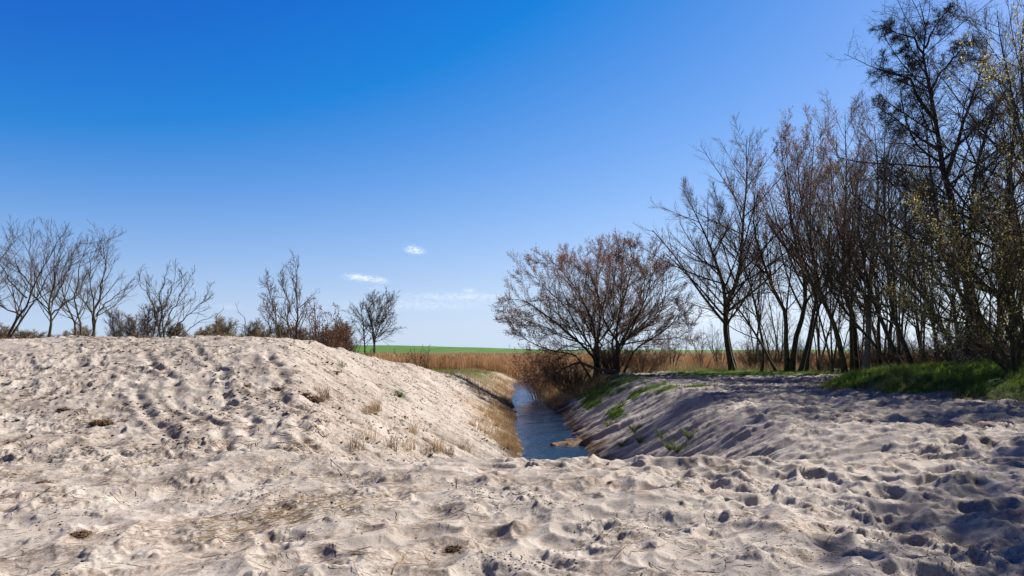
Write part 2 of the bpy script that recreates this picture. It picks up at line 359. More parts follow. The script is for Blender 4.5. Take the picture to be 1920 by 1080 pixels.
# ---------------------------------------------------------------- ground: one sheet, finer where it is nearer
def build_ground():
    ys = np.concatenate([np.linspace(-22, 2.4, 26), np.geomspace(2.5, 70, 930), np.geomspace(70.6, 200, 130), np.geomspace(202, 3500, 110)])
    tc_ = np.linspace(-.82, .82, 1230); lo = -.82-np.geomspace(.004, 1.6, 80)[::-1]; hi = .82+np.geomspace(.004, 1.6, 80)
    ts = np.concatenate([lo, tc_, hi])
    T, Y = np.meshgrid(ts, ys); X = T*np.maximum(Y+1.2, 9.0*(Y < 2.5)+.0*Y)
    sh = X.shape; x = X.ravel().copy(); y = Y.ravel().copy()
    z, bank, grass, soil, straw, far = height(x, y, True)
    V = np.stack([x, y, z], 1)
    r, c = sh; idx = np.arange(r*c).reshape(r, c)
    F = np.stack([idx[:-1, :-1], idx[:-1, 1:], idx[1:, 1:], idx[1:, :-1]], -1).reshape(-1, 4)
    o = quads('ground', V, F, M['ground'], smooth=True); tag(o, None, None, kind='structure')
    a = o.data.color_attributes.new('zone', 'FLOAT_COLOR', 'POINT')
    a.data.foreach_set('color', np.stack([grass, soil, straw, np.ones_like(x)], 1).astype(np.float32).ravel())
    lit = np.clip(sm(.05, .3, fbm(y*2.4+.35*x, x*.7, 401, 4, .6)+.25*fbm(x*.4, y*.4, 402, 2))*bank*(x < 1.5)*sm(90, 60, y), 0, 1)
    lit = np.maximum(lit, sm(.08, .32, fbm(x*1.6, y*1.6, 403, 5, .65)+.22*sm(-1, -9, x)*sm(26, 15, y)+.17*sm(2.5, -2, x)*sm(13, 8, y)-.02)*(1-bank)*sm(24, 14, y)*.8)
    q = o.data.attributes.new('litter', 'FLOAT', 'POINT'); q.data.foreach_set('value', lit.astype(np.float32))
    f = o.data.attributes.new('field', 'FLOAT', 'POINT'); f.data.foreach_set('value', far.astype(np.float32))
build_ground()

# ---------------------------------------------------------------- water
def build_water():
    ys = np.geomspace(11.6, 98, 1500); c = centre(ys); ts = np.linspace(-2.4, 2.6, 110)
    X = c[:, None]+ts[None, :]; Y = np.repeat(ys[:, None], 110, 1)
    calm = .30+.6*sm(-.2, .15, fbm(X*.3, Y*.22, 501, 3))
    Z = WATER+calm*(.030*vn(X*2.2+.5*Y, Y*3.0, 502)+.022*vn(X*4.1, Y*6.5+X, 503)+.014*vn(X*8, Y*13-X*2, 504)+.008*vn(X*17, Y*24, 505))
    idx = np.arange(X.size).reshape(X.shape)
    F = np.stack([idx[:-1, :-1], idx[:-1, 1:], idx[1:, 1:], idx[1:, :-1]], -1).reshape(-1, 4)
    m = bpy.data.materials.new('ditch_water'); m.use_nodes = True; t = m.node_tree; n = t.nodes; l = t.links
    p = n['Principled BSDF']; p.inputs['Base Color'].default_value = (.012, .034, .072, 1); p.inputs['Roughness'].default_value = .06; p.inputs['IOR'].default_value = 1.33
    geo = n.new('ShaderNodeNewGeometry')
    def nz_(sx, sy, sc, det):
        mp_ = n.new('ShaderNodeMapping'); mp_.inputs['Scale'].default_value = (sx, sy, 1); l.new(geo.outputs['Position'], mp_.inputs[0])
        x = n.new('ShaderNodeTexNoise'); x.inputs['Scale'].default_value = sc; x.inputs['Detail'].default_value = det; l.new(mp_.outputs[0], x.inputs['Vector']); return x.outputs[0]
    ad = n.new('ShaderNodeMath'); ad.operation = 'MULTIPLY_ADD'
    l.new(nz_(1, 1.5, 5.5, 4), ad.inputs[0]); 
    calm = n.new('ShaderNodeMapRange'); calm.inputs['From Min'].default_value = .38; calm.inputs['From Max'].default_value = .62; calm.inputs['To Min'].default_value = .25; calm.inputs['To Max'].default_value = 1.0
    l.new(nz_(.25, .16, 1.2, 3), calm.inputs[0]); l.new(calm.outputs[0], ad.inputs[1]); l.new(nz_(.5, .4, 2.5, 2), ad.inputs[2])
    b = n.new('ShaderNodeBump'); b.inputs['Strength'].default_value = 1.0; b.inputs['Distance'].default_value = .08
    l.new(ad.outputs[0], b.inputs['Height']); l.new(b.outputs[0], p.inputs['Normal'])
    tag(quads('water', np.stack([X, Y, Z], -1).reshape(-1, 3), F, m, smooth=True), None, None, kind='structure')
build_water()

# ---------------------------------------------------------------- tree kit (vectorised tubes)
def tubes(P, R, sides):
    P = np.asarray(P, float); n, k, _ = P.shape
    T = np.empty_like(P); T[:, 1:-1] = P[:, 2:]-P[:, :-2]; T[:, 0] = P[:, 1]-P[:, 0]; T[:, -1] = P[:, -1]-P[:, -2]; T = norm(T)
    m = norm(P[:, -1]-P[:, 0]); ref = np.where(np.abs(m[:, 2:3]) > .75, np.array([[1., .13, 0]]), np.array([[.05, .1, 1.]]))
    U = norm(np.cross(T, ref[:, None, :])); Vv = np.cross(T, U)
    a = np.arange(sides)/sides*2*math.pi
    pts = P[:, :, None, :]+R[:, :, None, None]*(np.cos(a)[None, None, :, None]*U[:, :, None, :]+np.sin(a)[None, None, :, None]*Vv[:, :, None, :])
    V = pts.reshape(-1, 3)
    b = np.arange(n)[:, None, None]*k*sides+np.arange(k-1)[None, :, None]*sides
    s = np.arange(sides)[None, None, :]; s2 = (s+1) % sides
    F = np.stack([b+s, b+s2, b+sides+s2, b+sides+s], -1).reshape(-1, 4)
    return V, F
def merge(lst):
    vs = []; fs = []; o = 0
    for V, F in lst: vs.append(V); fs.append(F+o); o += len(V)
    return np.concatenate(vs), np.concatenate(fs)
def spline(pts, k, rng, wob):
    p = np.array(pts, float); q = np.vstack([2*p[0]-p[1], p, 2*p[-1]-p[-2]])
    seg = np.linalg.norm(np.diff(p, axis=0), axis=1); cum = np.concatenate([[0], np.cumsum(seg)])/seg.sum()
    t = np.linspace(0, 1, k); o = []
    for v in t:
        i = min(np.searchsorted(cum, v, 'right')-1, len(p)-2); f = (v-cum[i])/max(cum[i+1]-cum[i], 1e-6)
        a, b, c, d = q[i:i+4]
        o.append(.5*((2*b)+(-a+c)*f+(2*a-5*b+4*c-d)*f*f+(-a+3*b-3*c+d)*f**3))
    o = np.array(o); n = rng.normal(size=o.shape)*wob; n[0] = 0
    n = (n+np.roll(n, 1, 0))/2; n[0] = 0
    return o+n
def sprout(P, R, L, rng, m, t0=.25, t1=.98, ang=45, jit=12, lf=.45, taper=.6, k=5, wig=.12, up=.06, rf=.55, rmin=.006, tip=.3, lmin=.15, zmin=None):
    n, K, _ = P.shape
    t = t0+(t1-t0)*((np.arange(m)[None, :]+rng.random((n, m)))/m); t = t.ravel(); pi = np.repeat(np.arange(n), m)
    f = t*(K-1); i = np.minimum(f.astype(int), K-2); w = (f-i)[:, None]
    s = P[pi, i]*(1-w)+P[pi, i+1]*w; tg = norm(P[pi, i+1]-P[pi, i]); rp = R[pi, i]*(1-w[:, 0])+R[pi, i+1]*w[:, 0]
    rv = norm(rng.normal(size=tg.shape)); pe = norm(rv-tg*(rv*tg).sum(1, keepdims=True))
    a = np.radians(ang+jit*rng.normal(size=len(t)))[:, None]
    d = norm(np.cos(a)*tg+np.sin(a)*pe)
    if zmin is not None: d[:, 2] = np.where(d[:, 2] < zmin, zmin+.1*rng.random(len(d)), d[:, 2]); d = norm(d)
    ln = np.maximum(L[pi]*lf*(1-taper*(t-t0)/(1-t0))*(.65+.7*rng.random(len(t))), lmin)
    r0 = np.clip(np.minimum(rp*rf, ln*.0125+.003), rmin, None)
    Q = np.empty((len(t), k, 3)); Q[:, 0] = s; st = (ln/(k-1))[:, None]; drift = rng.normal(size=d.shape)*wig*.5
    for j in range(1, k):
        d = norm(d+drift+rng.normal(size=d.shape)*wig+np.array([0, 0, up])); Q[:, j] = Q[:, j-1]+d*st
    RR = r0[:, None]*np.linspace(1, tip, k)[None, :]; RR = np.maximum(RR, rmin*.55)
    return Q, RR, ln
def specks(P, rng, per, size, t0=.2, asp=.6, spread=.03):
    """small buds, catkins or leaves set along the twigs"""
    n, K, _ = P.shape; pi = np.repeat(np.arange(n), per); t = t0+(1-t0)*rng.random(len(pi))
    f = t*(K-1); i = np.minimum(f.astype(int), K-2); w = (f-i)[:, None]; s = P[pi, i]*(1-w)+P[pi, i+1]*w+rng.normal(size=(len(pi), 3))*spread
    tg = norm(norm(P[pi, i+1]-P[pi, i])+rng.normal(size=s.shape)*.6); u = norm(np.cross(tg, rng.normal(size=s.shape)))
    sz = size*(.55+.9*rng.random(len(pi)))[:, None]
    V = np.stack([s, s+tg*sz*.5+u*sz*asp*.5, s+tg*sz, s+tg*sz*.5-u*sz*asp*.5], 1).reshape(-1, 3)
    F = np.arange(len(V)).reshape(-1, 4); return V, F
def tree(name, label, cat, stems, levels, seed, r0, mats=('bark', 'twig'), bud=None, group=None, K=14, wob=.05, tipr=.012, gz=None, sides=7, forks=(), top=1.0, lexp=.8):
    """stems: lists of world points, the first on the ground; forks: limbs that start on a stem"""
    rng = np.random.default_rng(seed)
    b = np.array(stems[0][0], float).copy(); b[2] = ground(b[0], b[1]) if gz is None else gz
    e = empty(name, b, label, cat, group)
    SP = []; SR = []; SL = []
    for si, st in enumerate(list(stems)+list(forks)):
        p = [np.array(q, float) for q in st]
        if si < len(stems): p[0] = p[0].copy(); p[0][2] = (ground(p[0][0], p[0][1]) if gz is None else gz)-.12
        if top != 1.0: p = [np.array([q[0], q[1], b[2]+(q[2]-b[2])*top]) for q in p]
        P = spline(p, K, rng, wob); L = np.linalg.norm(np.diff(P, axis=0), axis=1).sum()
        rr = (r0[si] if si < len(r0) else r0[0]*.55) if hasattr(r0, '__len__') else r0
        R = rr*.88*(1-np.linspace(0, 1, K)**.85)+tipr
        if si < len(stems): R[0] *= 1.35
        SP.append(P); SR.append(R); SL.append(L)
        V, F = tubes(P[None], R[None], sides)
        quads('trunk' if si < len(stems) else 'limb', V, F, M[mats[0]], e, True, b)
    P = np.array(SP); R = np.array(SR); L = np.array(SL); br = []; tw = []
    last = None
    for li, lv in enumerate(levels):
        if li == 0 and L.min() < .8*L.max():
            prt = []
            for q in range(len(L)):
                l2 = dict(lv); l2['m'] = max(4, int(round(lv['m']*(L[q]/L.max())**lexp))); prt.append(sprout(P[q:q+1], R[q:q+1], L[q:q+1], rng, **l2))
            P, R, L = (np.concatenate([z_[j] for z_ in prt]) for j in range(3))
        else: P, R, L = sprout(P, R, L, rng, **lv)
        (br if li == 0 else tw).append(tubes(P, R, 5 if li == 0 else 3)); last = P
    V, F = merge(br); quads('branches', V, F, M[mats[0]], e, False, b)
    if tw: V, F = merge(tw); tq = quads('twigs', V, F, M[mats[1]], e, False, b)
    if bud:
        V, F = specks(last, rng, bud[1], bud[2], asp=bud[3] if len(bud) > 3 else .6); quads(bud[4] if len(bud) > 4 else 'buds', V, F, M[bud[0]], tq if tw else e, False, b)
    return e
def px(D, *pts, dd=0.0):
    """a limb followed over the photograph's points at distance D (dd: how far it leans away from the viewer)"""
    n = len(pts); return [at(p[0], p[1], D+dd*i/(n-1)) for i, p in enumerate(pts)]

# ================================================================ right-hand grove
LV_ASH = [dict(m=26, t0=.2, ang=47, jit=9, lf=.46, taper=.72, k=8, wig=.035, up=.045, rmin=.016),
          dict(m=11, t0=.12, ang=36, jit=9, lf=.40, taper=.6, k=5, wig=.035, up=.05, rmin=.009),
          dict(m=8, t0=.1, ang=32, jit=9, lf=.45, taper=.5, k=4, wig=.04, up=.05, rmin=.0075, lmin=.3)]
LV_POP = [dict(m=24, t0=.25, ang=33, jit=9, lf=.36, taper=.65, k=8, wig=.035, up=.08, rmin=.016),
          dict(m=10, t0=.12, ang=34, jit=9, lf=.44, taper=.6, k=5, wig=.035, up=.08, rmin=.009),
          dict(m=8, t0=.1, ang=32, jit=9, lf=.48, taper=.5, k=4, wig=.04, up=.07, rmin=.0075, lmin=.3)]
LV_ALD = [dict(m=34, t0=.22, ang=54, lf=.27, taper=.45, k=7, wig=.10, up=.05, rmin=.017),
          dict(m=11, t0=.12, ang=46, lf=.45, taper=.5, k=6, wig=.2, up=.03, rmin=.010),
          dict(m=9, t0=.15, ang=48, lf=.42, taper=.4, k=5, wig=.26, up=.0, rmin=.007, lmin=.22)]
LV_WIL = [dict(m=17, t0=.12, ang=32, lf=.44, taper=.5, k=7, wig=.06, up=.08, rmin=.013),
          dict(m=9, t0=.12, ang=30, lf=.42, taper=.5, k=5, wig=.08, up=.09, rmin=.008),
          dict(m=7, t0=.1, ang=32, lf=.42, taper=.4, k=4, wig=.10, up=.08, rmin=.006, lmin=.3)]

t1 = tree('bare_tree', 'forked tree at the left end of the grove, twigs reaching towards the round willow', 'tree',
     [px(52, (1378, 697), (1366, 640), (1362, 566), (1384, 508), (1393, 431), (1398, 320), (1399, 228)),
      px(51.7, (1374, 697), (1362, 633), (1359, 560), (1354, 513), (1338, 460), (1314, 400), (1280, 330), dd=-2)],
     LV_ASH, 1, [.30, .26], ('bark', 'twig'), ('bud_red', 1, .045), 'bare trees of the right-hand grove', top=0.93)
tree('bare_tree', 'slender tree stem leaning left just right of the forked tree at the grove end', 'tree',
     [px(50, (1458, 692), (1429, 640), (1390, 575), (1352, 530), (1322, 480), (1300, 440)),
      px(50.6, (1428, 694), (1432, 640), (1418, 570), (1402, 500), (1372, 420), (1352, 350))],
     LV_POP, 2, [.11, .12], ('bark_moss', 'twig'), ('bud_red', 1, .06), 'bare trees of the right-hand grove', top=0.9)
tree('bare_tree', 'tree with two trunks spreading in a V, reddish buds on its crown', 'tree',
     [px(50, (1477, 692), (1474, 609), (1468, 556), (1450, 518), (1431, 460), (1414, 380), (1420, 270)),
      px(49.6, (1484, 692), (1494, 619), (1510, 556), (1508, 470), (1490, 412), (1478, 310), (1462, 190), dd=1)],
     LV_POP, 3, [.22, .25], ('bark_moss', 'twig_red'), ('bud_red', 3, .085), 'bare trees of the right-hand grove', top=0.86)
tree('bare_tree', 'slim upright tree behind the V-shaped pair, crown reddish with buds', 'tree',
     [px(49, (1500, 690), (1519, 609), (1530, 537), (1526, 470), (1518, 368), (1526, 170)),
      px(50, (1512, 690), (1524, 600), (1548, 500), (1556, 380), (1552, 240))],
     LV_POP, 4, [.17, .14], ('bark', 'twig_red'), ('bud_red', 3, .08), 'bare trees of the right-hand grove', top=0.86)
tree('bare_tree', 'tree whose trunk leans left from the grass edge mid-grove', 'tree',
     [px(46, (1585, 697), (1572, 624), (1552, 560), (1533, 489), (1520, 420), (1500, 300), (1496, 220))],
     LV_POP, 5, [.22], ('bark_moss', 'twig'), ('bud_red', 3, .06), 'bare trees of the right-hand grove', top=0.86)
tree('bare_tree', 'dark upright tree close left of the straight pale trunk', 'tree',
     [px(46.5, (1605, 697), (1600, 585), (1582, 513), (1583, 420), (1588, 300), (1584, 150)),
      px(46, (1598, 697), (1594, 600), (1600, 500), (1610, 400), (1622, 260))],
     LV_POP, 6, [.24, .15], ('bark', 'twig_red'), ('bud_red', 2, .06), 'bare trees of the right-hand grove', top=0.88)
tree('bare_tree', 'tree with the straight pale trunk standing in the middle of the grove', 'tree',
     [px(44, (1624, 697), (1630, 600), (1631, 500), (1640, 400), (1648, 280), (1640, 170))],
     LV_ASH, 7, [.25], ('bark_pale', 'twig'), None, 'bare trees of the right-hand grove', top=0.88)
tree('leaning_tree', 'thin trunk leaning far left, first of three leaning together right of the pale trunk', 'tree',
     [px(42, (1674, 690), (1640, 640), (1600, 590), (1560, 530), (1535, 460), (1540, 380))],
     LV_POP, 8, [.13], ('bark_moss', 'twig'), ('catkin', 1, .05), 'leaning trees of the right-hand grove', top=0.88)
tree('leaning_tree', 'middle one of three trunks leaning left together right of the pale trunk', 'tree',
     [px(41, (1692, 690), (1664, 620), (1640, 550), (1620, 470), (1610, 380), (1615, 280))],
     LV_POP, 9, [.17], ('bark', 'twig'), ('bud_red', 1, .05), 'leaning trees of the right-hand grove', top=0.88)
tree('leaning_tree', 'rightmost of three trunks leaning left together, its top lost in the alder', 'tree',
     [px(40, (1714, 690), (1682, 600), (1668, 520), (1672, 430), (1665, 320), (1680, 230))],
     LV_ASH, 10, [.16], ('bark', 'twig'), None, 'leaning trees of the right-hand grove', top=0.88)
tree('curved_willow', 'willow with one long bare grey limb snaking up and left through the grove', 'tree',
     [px(34, (1802, 690), (1776, 632), (1738, 565), (1707, 528), (1678, 506), (1652, 476), (1637, 443), (1604, 398), (1580, 350)),
      px(35, (1800, 690), (1790, 600), (1770, 540), (1720, 470), (1690, 380))],
     LV_WIL, 11, [.16, .13], ('bark_pale', 'twig'), ('catkin', 1, .05), 'leaning trees of the right-hand grove')
ald_f = dict(lexp=.45, forks=[px(36, (1762, 280), (1720, 255), (1680, 225), (1640, 195), dd=-1), px(36, (1768, 300), (1810, 260), (1850, 215), (1885, 190), dd=-1), px(36, (1745, 170), (1770, 130), (1800, 95), (1815, 70), dd=1),
            px(36, (1742, 150), (1715, 110), (1690, 95)), px(36, (1785, 400), (1740, 370), (1700, 340), (1650, 320), dd=1),px(36, (1776, 330), (1800, 250), (1822, 185), (1841, 130), (1850, 80), dd=1), px(36, (1756, 228), (1722, 185), (1707, 150), (1680, 140), (1640, 128), dd=-1.5),
            px(36, (1805, 480), (1830, 400), (1850, 340), (1890, 280), dd=-1), px(36, (1734, 105), (1710, 70), (1680, 60), (1650, 52)), px(36, (1735, 90), (1752, 50), (1775, 20), dd=1.5)])
alder = tree('alder_tree', 'tallest tree, a dark alder with a crooked crown full of black cones', 'tree',
     [px(36, (1846, 697), (1826, 600), (1808, 500), (1790, 400), (1768, 315), (1755, 222), (1741, 155), (1730, 93), (1737, 37), (1722, 2)),
      px(36.4, (1840, 697), (1806, 560), (1774, 491), (1763, 435), (1750, 360), (1744, 300), (1735, 222), (1715, 165), dd=1)],
     LV_ALD, 12, [.34, .17, .08, .08, .07, .06, .08, .13, .12, .13, .06, .06], ('bark_alder', 'twig_dark'), ('bud_dark', 1, .04, .8, 'cones'), 'tall trees at the right edge', wob=.04, **ald_f)
tree('bare_tree', 'crooked tree right of the tall alder, its stem bending right as it rises', 'tree',
     [px(34, (1812, 697), (1818, 560), (1816, 450), (1824, 370), (1834, 296), (1856, 222), (1884, 180), (1890, 120))],
     LV_ALD, 13, [.19], ('bark_alder', 'twig'), None, 'tall trees at the right edge')
tree('bare_tree', 'tall tree in the top right corner, a fine branching top against the sky', 'tree',
     [px(32, (1908, 700), (1900, 560), (1890, 400), (1899, 270), (1906, 204), (1885, 130), (1868, 20)),
      px(33, (1925, 700), (1935, 500), (1930, 300), (1915, 120), (1922, 0))],
     LV_ASH, 14, [.2, .24], ('bark_alder', 'twig_grey'), None, 'tall trees at the right edge')
tree('leaning_tree', 'heavy dark trunk leaning in from the right edge over the green bank', 'tree',
     [px(29, (1975, 700), (1920, 612), (1889, 573), (1852, 539), (1822, 512), (1770, 470), (1700, 440)),
      px(29.5, (1980, 700), (1900, 640), (1830, 610), (1770, 596), (1700, 560))],
     LV_WIL, 15, [.24, .15], ('bark_moss', 'twig_dark'), ('catkin', 1, .06), 'leaning trees of the right-hand grove')
tree('goat_willow', 'low willow with yellow-green catkins leaning left over the green bank', 'tree',
     [px(27, (1900, 705), (1868, 640), (1820, 570), (1780, 520), (1750, 470), (1728, 430)),
      px(27, (1905, 705), (1890, 620), (1860, 540), (1835, 480), (1825, 420), dd=1), px(26.5, (1898, 705), (1840, 650), (1780, 630), (1740, 610), (1690, 580), dd=-1),
      px(27.5, (1910, 705), (1905, 600), (1900, 520), (1890, 440), dd=1)],
     LV_WIL, 16, [.1, .1, .08, .09], ('bark_moss', 'twig'), ('catkin', 2, .07, .55, 'catkins'), 'willows in catkin', tipr=.008)
tree('goat_willow', 'tall willow at the right edge with pale yellow catkins high in its crown', 'tree',
     [px(28, (1945, 700), (1940, 500), (1925, 330), (1905, 200), (1880, 150)), px(28.5, (1950, 700), (1960, 450), (1935, 250), (1915, 130))],
     LV_WIL, 17, [.13, .13], ('bark_moss', 'twig'), ('catkin', 2, .085, .55, 'catkins'), 'willows in catkin')
tree('bare_tree', 'thin dark tree rising between the pale trunk and the tall alder', 'tree',
     [px(45, (1668, 690), (1672, 560), (1662, 430), (1656, 300), (1660, 180), (1664, 130))],
     LV_ASH, 18, [.15], ('bark_alder', 'twig_red'), ('bud_red', 1, .05), 'bare trees of the right-hand grove', top=0.88)

# grove interior: trees further back, each a copy of one of two young trees
yt = [tree('young_tree', 'young tree far back in the grove', 'tree', [[(0, 0, 0), (.3, .2, 4), (.1, .5, 8), (.6, .3, 12)], [(.1, .1, 0), (-.8, .2, 4), (-1.2, 0, 9)]],
           [dict(m=12, t0=.2, ang=34, lf=.33, k=6, wig=.08, up=.1, rmin=.018), dict(m=7, t0=.15, ang=36, lf=.45, k=5, wig=.1, up=.06, rmin=.011), dict(m=4, t0=.1, ang=36, lf=.45, k=3, wig=.12, up=.05, rmin=.009, lmin=.25)],
           40, [.12, .09], ('bark', 'twig'), None, 'young trees deep in the right-hand grove', gz=0.0),
      tree('young_tree', 'young tree far back in the grove', 'tree', [[(0, 0, 0), (-.6, .2, 3), (-1.8, .1, 7), (-2.0, .3, 11)], [(.1, .1, 0), (.5, .2, 4), (.3, 0, 8)], [(.2, 0, 0), (1.2, .2, 3), (1.8, 0, 6)]],
           [dict(m=10, t0=.2, ang=38, lf=.33, k=6, wig=.08, up=.1, rmin=.018), dict(m=7, t0=.15, ang=36, lf=.45, k=5, wig=.1, up=.06, rmin=.011), dict(m=4, t0=.1, ang=36, lf=.45, k=3, wig=.12, up=.05, rmin=.009, lmin=.25)],
           41, [.11, .09, .07], ('bark_moss', 'twig'), ('bud_red', 1, .05), 'young trees deep in the right-hand grove', gz=0.0)]
GROVE = [(1415, 62, .85, 0), (1450, 66, .85, 1), (1465, 58, .8, 1), (1540, 60, 1.1, 0), (1560, 64, 1.2, 1), (1575, 56, 1.15, 0), (1645, 58, 1.2, 0), (1655, 52, 1.1, 1), (1690, 50, 1.25, 0),
         (1730, 48, 1.2, 1), (1745, 55, 1.3, 0), (1765, 44, 1.15, 1), (1785, 50, 1.3, 0), (1860, 42, 1.15, 1), (1872, 46, 1.3, 0), (1895, 40, 1.2, 1), (1915, 44, 1.3, 0), (1930, 38, 1.1, 0), (1960, 36, 1.2, 1)]
GL = ['young tree behind the forked tree at the grove end', 'young tree behind the V-shaped pair, leaning left', 'low young tree just left of the V-shaped pair', 'young tree behind and right of the V-shaped pair',
      'many-stemmed young tree behind the trunk that leans left mid-grove', 'tall young tree showing left of the dark upright trunk', 'tall young tree seen just right of the pale straight trunk',
      'many-stemmed young tree behind the pale straight trunk', 'young tree behind the three leaning trunks', 'leaning young tree left of the alder, behind the snaking limb', 'tall slim young tree deep in the gap left of the alder',
      'many-stemmed young tree close behind the snaking limb', 'tall young tree right behind the alder trunk', 'many-stemmed young tree right of the alder above the green bank', 'tall young tree behind the low catkin willow',
      'many-stemmed young tree behind the heavy leaning trunk', 'tall young tree near the right edge behind the catkin willows', 'slim young tree at the very right edge of the grove', 'many-stemmed young tree just beyond the right edge of the grove']
rg = np.random.default_rng(5)
for i, (p_, D, s, w) in enumerate(GROVE):
    if i in (5, 10, 12, 15, 17): continue
    x = (p_-960)/1280*D; z = ground(x, D); rz = rg.random()*6.28
    if w == 1: rz = rg.normal()*.5
    if i == 0: o = yt[0]
    elif i == 1: o = yt[1]
    else: o = None
    if o is not None: o.location = (x, D, z); o.rotation_euler = (0, 0, rz); o.scale = (s, s, s); o['label'] = GL[i]
    else: copy_thing(yt[w], (x, D, z), rz, s, GL[i])

POLES = [(1535, 52, 'slender pole-like tree behind the right trunk of the V-shaped pair'), (1562, 49, 'slender pole-like tree left of the trunk leaning left mid-grove'), (1613, 48, 'slender pole-like tree between the dark upright trunk and the pale one'),
         (1652, 46, 'slender pole-like tree just right of the straight pale trunk'), (1688, 44, 'slender pole-like tree among the three leaning trunks'), (1728, 42, 'slender pole-like tree right of the three leaning trunks'),
         (1756, 41, 'slender pole-like tree left of the alder, behind the snaking limb'), (1868, 36, 'slender pole-like tree right of the alder behind the catkin willow')]
for i, (p_, D, lb) in enumerate(POLES):
    x = (p_-960)/1280*D; k_ = .95+.25*math.sin(i*2.3)*.5
    copy_thing(yt[0], (x, D, ground(x, D)), i*2.3+.4, (.62, .62, k_*1.08), lb, 'slender trees of the right-hand grove')

# trees just outside the right of the frame: their shade lies over the sand in front
OUT = [(20.5, 14.5, 1.15, 0, 'tree out of view right of the sand, second from the camera'), (17.5, 12.0, .95, 1, 'smaller tree out of view right of the sand, close to the front'), (24, 18, 1.3, 0, 'tree out of view right of the sand, beyond the first pair'),
       (26, 24, 1.2, 1, 'many-stemmed tree out of view behind the right end of the bank'), (22, 11, 1.2, 0, 'tree out of view standing furthest right near the front'), (29, 20, 1.4, 0, 'tallest tree out of view right of the bank'),
       (15.5, 10.3, .8, 0, 'low tree out of view nearest to the sand at the right'), (19, 13, 1.1, 1, 'many-stemmed tree out of view between its two neighbours near the front'), (23, 21, 1.2, 1, 'many-stemmed tree out of view beside the start of the bank'),
       (27, 16, 1.4, 1, 'many-stemmed tree out of view in the second line at the right')]
for i, (x, y, s, w, lb) in enumerate(OUT):
    copy_thing(yt[w], (x, y, ground(x, y)), i*1.3, s, lb, 'trees beyond the right of the view')
for i, (x, y, s, lb) in enumerate([(12.6, 12.6, .5, 'small dark cone-bearing tree out of view, leftmost of those near the front'), (14.6, 12.4, .6, 'dark cone-bearing tree out of view nearest the sand'), (16.5, 14.4, .62, 'dark cone-bearing tree out of view just behind the nearest one'), 
                                  
                                   (22, 23.5, .58, 'dark cone-bearing tree out of view on the middle of the bank'), (27, 29, .85, 'dark cone-bearing tree out of view behind the far part of the bank')]):
    copy_thing(alder, (x, y, ground(x, y)), 1+i*1.7, s, lb, 'trees beyond the right of the view')

# ================================================================ the round willow by the ditch
D = 50
limbs = [((1118, 697), (1116, 660), (1090, 640), (1050, 600), (1015, 570), (975, 545), (940, 540)), ((1118, 697), (1114, 650), (1080, 600), (1050, 550), (1020, 520), (1000, 500), (975, 480)),
         ((1120, 697), (1116, 650), (1110, 590), (1095, 550), (1070, 510), (1040, 470), (1025, 450)), ((1122, 697), (1118, 640), (1125, 590), (1122, 540), (1105, 490), (1090, 445)),
         ((1150, 697), (1155, 640), (1130, 580), (1140, 520), (1145, 480), (1140, 440)), ((1152, 697), (1158, 630), (1162, 570), (1180, 510), (1190, 460), (1192, 425)),
         ((1156, 697), (1165, 640), (1190, 590), (1215, 540), (1225, 490), (1222, 440)), ((1158, 697), (1180, 640), (1215, 600), (1245, 560), (1255, 510), (1250, 470)),
         ((1160, 697), (1195, 650), (1235, 620), (1270, 590), (1285, 550)), ((1154, 697), (1150, 630), (1170, 560), (1165, 500), (1168, 450)), ((1162, 697), (1200, 665), (1250, 645), (1285, 620), (1300, 590)),
         ((1115, 697), (1080, 665), (1040, 655), (1000, 640), (960, 610), (945, 585)), ((1125, 697), (1128, 640), (1095, 590), (1075, 540), (1060, 490), (1060, 460))]
limbs += [((1130, 697), (1138, 640), (1150, 590), (1150, 530), (1155, 470), (1158, 430)), ((1128, 697), (1122, 640), (1105, 600), (1120, 540), (1118, 480), (1122, 440)), ((1148, 697), (1160, 650), (1185, 610), (1205, 560), (1212, 500), (1208, 445)), ((1116, 697), (1095, 655), (1055, 625), (1010, 600), (965, 580), (945, 560))]
dds = [-1.5, 1, -2, 2, 3, -3, -1, 2, -2, 4, 1, 0, 4, -4, 0, 2, 2]
# crown boundary is kept round by the pixel-traced limbs themselves
def _limb(i, q):
    w = q[0][0] < 1140
    if i % 3 == 0: return tuple([q[0], ((1117, 672) if w else (1155, 672))]+[p for p in q[1:] if p[1] < 650])
    if i % 3 == 1: return tuple([q[0], ((1116, 668) if w else (1156, 666)), ((1110, 648) if w else (1162, 640))]+[p for p in q[1:] if p[1] < 634])
    return tuple([(q[0][0]+(-7 if w else 9), 697)]+[p for p in q[1:]])
limbs = [_limb(i, q) for i, q in enumerate(limbs)]
LV_RW = [dict(m=19, t0=.22, ang=38, jit=12, lf=.38, taper=.6, k=7, wig=.06, up=.03, rmin=.013),
         dict(m=9, t0=.1, ang=32, jit=9, lf=.42, taper=.5, k=5, wig=.045, up=.06, rmin=.0085),
         dict(m=8, t0=.1, ang=30, jit=9, lf=.48, taper=.4, k=4, wig=.05, up=.09, rmin=.0065, lmin=.35)]
tree('willow_tree', 'broad round willow with many spreading limbs and russet buds beside the ditch', 'tree', [px(D, *[(1137+(a-1137)*.95, 697+(b-697)*.87) for a, b in q], dd=dds[i]) for i, q in enumerate(limbs)], LV_RW, 77,
     [.13, .1, .11, .12, .14, .13, .11, .1, .1, .1, .08, .08, .09, .08, .08, .08, .08], ('bark_moss', 'twig_red'), ('bud_red', 3, .08, .5), None, K=12)

